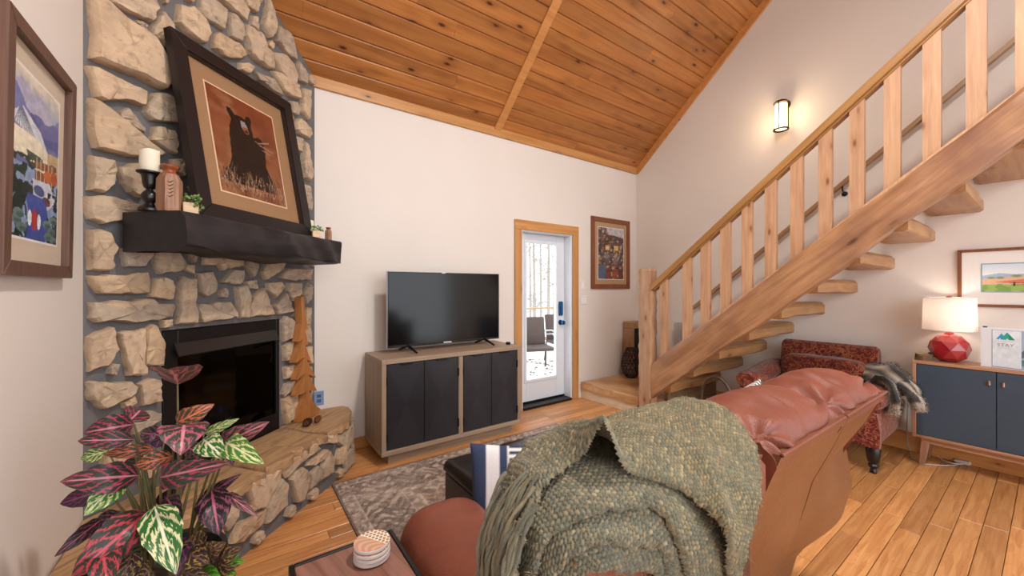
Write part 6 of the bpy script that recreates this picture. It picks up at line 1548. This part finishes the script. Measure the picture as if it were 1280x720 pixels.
LM = {
 'pink': leafmat('pink_croton_leaf', '#2b3a2f', '#b0415f', '#d08794', .36),
 'rose': leafmat('rose_croton_leaf', '#434840', '#bb5f72', '#dd909a', .5),
 'green': leafmat('green_croton_leaf', '#2c7434', '#e4e2b0', '#eef0d2', .5),
 'lime': leafmat('lime_croton_leaf', '#4a8a3a', '#e2e59c', '#e8ecc0', .45),
 'red': leafmat('red_croton_leaf', '#32352c', '#bd3f4e', '#c94e5e', .42),
 'dark': leafmat('dark_croton_leaf', '#1e1b1d', '#8d4a63', '#b9607c', .2),
 'orange': leafmat('orange_croton_leaf', '#4b4a35', '#dd7350', '#e88a68', .5),
 'purple': leafmat('purple_croton_leaf', '#3d2238', '#7c2f5f', '#9a4a78', .35),
 'bronze': leafmat('bronze_croton_leaf', '#4a383b', '#c8a552', '#7d5d5c', .12),
 'bright': leafmat('bright_green_leaf', '#4f9a2e', '#8cc94e', '#a6d86c', .5),
}
DESC = {'pink': 'pink and dark green', 'rose': 'rose-veined grey-green', 'green': 'cream and green', 'lime': 'lime and cream', 'red': 'red-veined dark', 'dark': 'near-black pink-veined', 'orange': 'orange-veined', 'purple': 'deep purple', 'bronze': 'bronze with yellow flecks', 'bright': 'bright green'}
pc0 = np.array(atD(198, 640, 1.16))
cro = thing('croton_plant', 'tall croton with pink, red and green patterned leaves in a dark pot by the hearth', 'plant', (pc0[0], pc0[1], 0))
W2 = .0024   # metres per pixel at one metre
def leaf(p0, p1, hw, kind, fold=.25, droop=.02, twist=0.0, blunt=.75, nu=14, nv=6, wdir=None):
    p0, p1 = Vector(p0), Vector(p1); ax = p1-p0; L = ax.length; t_ = ax.normalized(); mid = (p0+p1)/2
    view = (mid-Vector(CAM)).normalized(); wv = t_.cross(view).normalized() if wdir is None else Vector(wdir).normalized(); nn = wv.cross(t_).normalized()
    if nn.dot(Z) < 0 and abs(nn.dot(Z)) > .25: nn = -nn
    elif nn.dot(view) > 0 and abs(nn.dot(Z)) <= .25: nn = -nn
    wv = (wv*math.cos(twist)+nn*math.sin(twist)).normalized(); nn = wv.cross(t_).normalized() if wv.cross(t_).dot(nn) > 0 else -wv.cross(t_).normalized()
    P = np.zeros((nu, nv+1, 3)); UV = []
    for i in range(nu):
        u = i/(nu-1); wdt = hw*(math.sin(math.pi*min(1, u**blunt))**.75)*(1+.05*math.sin(u*23+L*40)) if 0 < u < 1 else .0006
        c = p0+ax*u+nn*(4*droop*u*(1-u))
        for j in range(nv+1):
            v = j/nv*2-1; P[i, j] = c+wv*(wdt*v)+nn*(abs(v)*wdt*fold+.05*wdt*math.sin(u*19+v*3))
            UV.append((u, .5+v/2))
    b = MB(); b.grid(P); return b.build('leaf', LM[kind], cro, smooth=60, uv=UV, label=DESC[kind]+' leaf')
# base pixel, tip pixel, base depth, tip depth, half width in pixels, kind, fold, droop
LV = [
 ((222, 481), (208, 462), 1.17, .98, 33, 'rose', .30, .01), ((221, 529), (268, 505), 1.16, 1.18, 12, 'orange', .1, .02),
 ((168, 530), (104, 541), 1.17, 1.10, 16, 'pink', .3, .03), ((160, 528), (176, 512), 1.20, 1.28, 14, 'pink', .2, .01), ((168, 549), (97, 551), 1.14, 1.08, 11, 'pink', .2, .02),
 ((230, 531), (226, 569), 1.12, 1.03, 25, 'rose', .25, .02), ((274, 556), (337, 527), 1.14, 1.12, 13, 'rose', .2, .02),
 ((281, 552), (330, 580), 1.12, 1.05, 14, 'lime', .15, .03), ((254, 549), (282, 573), 1.12, 1.06, 15, 'green', .2, .02), ((255, 542), (299, 523), 1.19, 1.22, 6, 'lime', .2, .01),
 ((173, 594), (75, 602), 1.10, .99, 18, 'pink', .25, .035), ((150, 600), (105, 645), 1.09, 1.00, 15, 'lime', .2, .02), ((200, 597), (287, 578), 1.08, 1.03, 16, 'pink', .25, .03),
 ((184, 640), (89, 722), 1.07, .93, 24, 'red', .2, .03), ((127, 680), (136, 740), 1.0, .92, 17, 'red', .25, .02), ((193, 633), (220, 718), 1.05, .95, 20, 'green', .15, .03),
 ((128, 648), (68, 696), 1.12, 1.02, 9, 'dark', .2, .02), ((264, 612), (274, 669), 1.14, 1.07, 18, 'dark', .2, .02), ((284, 618), (323, 646), 1.16, 1.11, 6, 'rose', .2, .03),
 ((255, 621), (302, 592), 1.19, 1.2, 7, 'dark', .2, .02), ((192, 561), (128, 568), 1.18, 1.12, 8, 'orange', .2, .02), ((216, 570), (168, 582), 1.13, 1.08, 11, 'orange', .2, .02),
 ((135, 563), (101, 574), 1.2, 1.18, 8, 'lime', .2, .01), ((200, 634), (233, 604), 1.2, 1.22, 12, 'purple', .2, .02), ((286, 558), (291, 582), 1.15, 1.12, 7, 'purple', .2, .01),
 ((224, 672), (220, 722), 1.05, .98, 12, 'purple', .3, .02), ((208, 622), (228, 652), 1.12, 1.06, 10, 'dark', .2, .02), ((207, 545), (176, 541), 1.25, 1.27, 10, 'dark', .2, .01), ((130, 612), (75, 630), 1.17, 1.12, 12, 'purple', .2, .01),
 ((150, 640), (112, 668), 1.16, 1.1, 12, 'dark', .2, .02), ((165, 690), (150, 735), 1.05, 1.0, 14, 'bronze', .2, .01), ((195, 560), (205, 535), 1.24, 1.28, 10, 'purple', .2, .01),
 ((235, 560), (262, 570), 1.2, 1.18, 10, 'dark', .2, .01), ((180, 575), (150, 590), 1.2, 1.17, 10, 'dark', .2, .01),
]
for (b0, t0, d0, d1_, hw, kd, fo, dr) in LV:
    leaf(atD(*b0, d0), atD(*t0, d1_), hw/F*(d0+d1_)/2, kd, fo, dr, wdir=tuple(RT+np.array([0, 0, .04])) if b0 == (222, 481) else None)
# low foliage round the rim
LOW = [((232, 690), (262, 704), 18, 'bronze'), ((250, 688), (236, 673), 15, 'bronze'), ((262, 690), (283, 678), 15, 'bronze'), ((272, 700), (304, 684), 13, 'bronze'), ((270, 712), (300, 706), 12, 'bronze'), ((282, 704), (300, 692), 8, 'bright'), ((284, 700), (306, 703), 8, 'bright'), ((280, 710), (296, 718), 8, 'bright'), ((225, 715), (262, 722), 14, 'bronze'), ((190, 712), (165, 728), 14, 'bronze'), ((105, 708), (88, 722), 10, 'bright'), ((140, 700), (118, 724), 12, 'bronze'), ((150, 715), (142, 735), 10, 'bright'), ((248, 715), (280, 726), 12, 'bright')]
for (b0, t0, hw, kd) in LOW: leaf(atD(*b0, 1.06), atD(*t0, 1.0), hw/F*1.02, kd, .2, .012, blunt=.6)
# stems
M_stem = plain('croton_stem', '#5f5a32', .5, var=.25)
base1 = Vector((pc0[0]-.01, pc0[1]+.0, .60)); 
def stem(p_end, start, bow=.02, r0=.006):
    e = Vector(p_end); s_ = Vector(start); m = (s_+e)/2+Vector((0, 0, bow)); pts = [(1-t_)**2*s_+2*t_*(1-t_)*m+t_*t_*e for t_ in np.linspace(0, 1, 9)]
    b = MB(); b.tube(pts, [r0*(1-.55*i/8) for i in range(9)], 6); b.build('stem', M_stem, cro, smooth=60)
rr = random.Random(9)
b2_ = Vector(atD(226, 690, 1.12)); b2_.z = .60
for k, (b0, t0, d0, d1_, hw, kd, fo, dr) in enumerate(LV):
    st_ = b2_ if b0[0] > 222 or k in (0,) else base1
    stem(atD(*b0, d0), st_+Vector((rr.uniform(-.03, .03), rr.uniform(-.03, .03), rr.uniform(-.02, .02))), .03, .0055)
# pot
b = MB(); px_, py_ = pc0[0]-.01, pc0[1]
b.lathe([(.125, 0), (.13, .01), (.17, .52), (.18, .56), (.178, .58), (.165, .575), (.155, .52)], Matrix.Translation((px_, py_, 0)), 28, cap=False)
b.build('pot', plain('dark_pot', '#1c1917', .4), cro, smooth=40)
b = MB(); b.lathe([(.001, .535), (.157, .53)], Matrix.Translation((px_, py_, 0)), 24, cap=False); b.build('soil', plain('soil', '#2a1f18', .95, bump=.5), cro)
# ------------------------------------------------------------------ outside the door: deck, chairs, railing, bare trees
dk = struct_root('deck', (4.5, 6, -.12))
t = NT('snowy_boards'); c = t.coord(); n = t.noise(c, 2.2, 4); M_deck = t.done(t.mix(t.ramp(n, [(.4, 0.), (.65, 1.)]), '#cfc6bd', '#efeff2'), .8)
r = np.random.default_rng(31)
for k in range(30):
    y0 = YA+.165+k*.14
    b = MB(); b.box((1.0, y0, -.15), (10.5, y0+.132, -.10+r.uniform(-.002, .002)), .003); b.build('deck_board', M_deck, dk)
b = MB(); b.box((-20, 8.2, -1.2), (60, 80, -1.0)); struct('snowy_ground', b, plain('snow_ground', '#e6e6e8', .9, scale=1))
lf = MB(); rl = random.Random(5)
for k in range(90):
    q = atD(rl.uniform(650, 700), 0, rl.uniform(5.5, 8.3)); x, y = q[0], q[1]; a = rl.random()*6.28; s_ = rl.uniform(.03, .07)
    lf.add([(x, y, -.095), (x+s_*math.cos(a), y+s_*math.sin(a), -.085), (x+s_*1.3*math.cos(a+.5), y+s_*1.3*math.sin(a+.5), -.09), (x+s_*.8*math.cos(a+1), y+s_*.8*math.sin(a+1), -.08)], [(0, 1, 2, 3)])
o = lf.build('fallen_leaves', plain('dead_leaf', '#6a4630', .8), None); o['label'] = 'brown fallen leaves scattered on the pale deck outside the door'; o['category'] = 'leaves'; o['kind'] = 'stuff'
rlg = thing('deck_railing', 'pale wooden deck railing outside beyond the patio chairs', 'railing', (6.2, 7.7, -.1))
W_out = wood('weathered_cedar', '#94703f', '#ab8553', stretch=(.8, .05, .05), var=.03)
b = MB(); b.box((2.5, 7.66, .86), (10.5, 7.80, .90), .004); b.build('top_rail', W_out, rlg)
b = MB(); b.box((2.5, 7.71, .05), (10.5, 7.75, .13)); b.build('bottom_rail', W_out, rlg)
for x in np.arange(2.6, 10.6, 1.6): b = MB(); b.box((x, 7.68, -.1), (x+.09, 7.77, .86), .004); b.build('post', W_out, rlg)
M_wick = plain('brown_wicker', '#4f3d36', .7, var=.3, scale=120); M_arm = plain('pale_metal', '#b8b2ae', .4, .3)
def patio_chair(px, dep, label, rz):
    q = atD(px, 0, dep); o = thing('patio_chair', label, 'chair', (q[0], q[1], -.1), 'patio chairs on the deck')
    Mc = Matrix.Translation((q[0], q[1], -.1)) @ Matrix.Rotation(rz, 4, 'Z'); 
    b = MB(); b.box((-.27, -.27, .38), (.27, .25, .44), .02, Mc); b.build('seat', M_wick, o, smooth=40)
    b = MB(); b.box((-.25, .0, -.02), (.25, .05, .50), .02, Mc @ Matrix.Translation((0, .22, .46)) @ Matrix.Rotation(-.18, 4, 'X')); b.build('backrest', M_wick, o, smooth=40)
    for sx in (-1, 1):
        b = MB(); b.tube([Mc @ Vector(p) for p in ((sx*.29, -.26, 0), (sx*.29, -.27, .5), (sx*.29, -.22, .62), (sx*.29, -.05, .66), (sx*.28, .25, .62))], .016, 8); b.build('arm', M_arm, o, smooth=50)
        b = MB(); b.tube([Mc @ Vector(p) for p in ((sx*.27, .30, 0), (sx*.26, .22, .45))], .015, 8); b.build('leg', M_wick, o, smooth=50)
fa = math.atan2(-FW[0], FW[1])
patio_chair(671, 7.1, 'brown wicker patio chair in the middle of the door glass, pale curved arms', fa+.25)
patio_chair(637, 7.9, 'left wicker patio chair mostly cut off by the door frame', fa+.1); patio_chair(704, 7.9, 'right wicker patio chair cut off by the door stile', fa+.4)
M_bark = plain('grey_bark', '#9d9287', .9, var=.2, scale=12)
rt_ = random.Random(17)
for k in range(6):
    q = atD(655+k*7.5+rt_.uniform(-2, 2), 0, 13+2.6*((k*5) % 6)); o = thing('bare_tree', ['first', 'second', 'third', 'fourth', 'fifth', 'sixth'][k]+' bare winter tree from the left beyond the deck railing, through the door glass', 'tree', (q[0], q[1], -1.0), 'bare trees outside the door')
    H_ = rt_.uniform(7, 11); r0 = rt_.uniform(.06, .13); ln_ = rt_.uniform(-.3, .3)
    b = MB(); b.tube([(q[0]+ln_*t_*t_, q[1], -1+H_*t_) for t_ in np.linspace(0, 1, 8)], [r0*(1-.8*t_) for t_ in np.linspace(0, 1, 8)], 7); b.build('trunk', M_bark, o, smooth=60)
    b = MB()
    for _ in range(34):
        h = rt_.uniform(.12, .95)*H_; a = rt_.random()*6.28; L = rt_.uniform(.5, 1.8); p = Vector((q[0]+ln_*(h/H_)**2, q[1], -1+h)); d = Vector((math.cos(a), math.sin(a), rt_.uniform(.1, .9))).normalized()
        e = p+d*L; b.tube([p, p+d*L*.5+Vector((0, 0, .05)), e], [.022, .014, .006], 4)
        for _ in range(4):
            s_ = p+d*L*rt_.uniform(.3, .9); d2 = (d+Vector((rt_.uniform(-1, 1), rt_.uniform(-1, 1), rt_.uniform(-.3, 1)))).normalized(); b.tube([s_, s_+d2*rt_.uniform(.3, .8)], [.010, .004], 3)
    b.build('branches', M_bark, o)
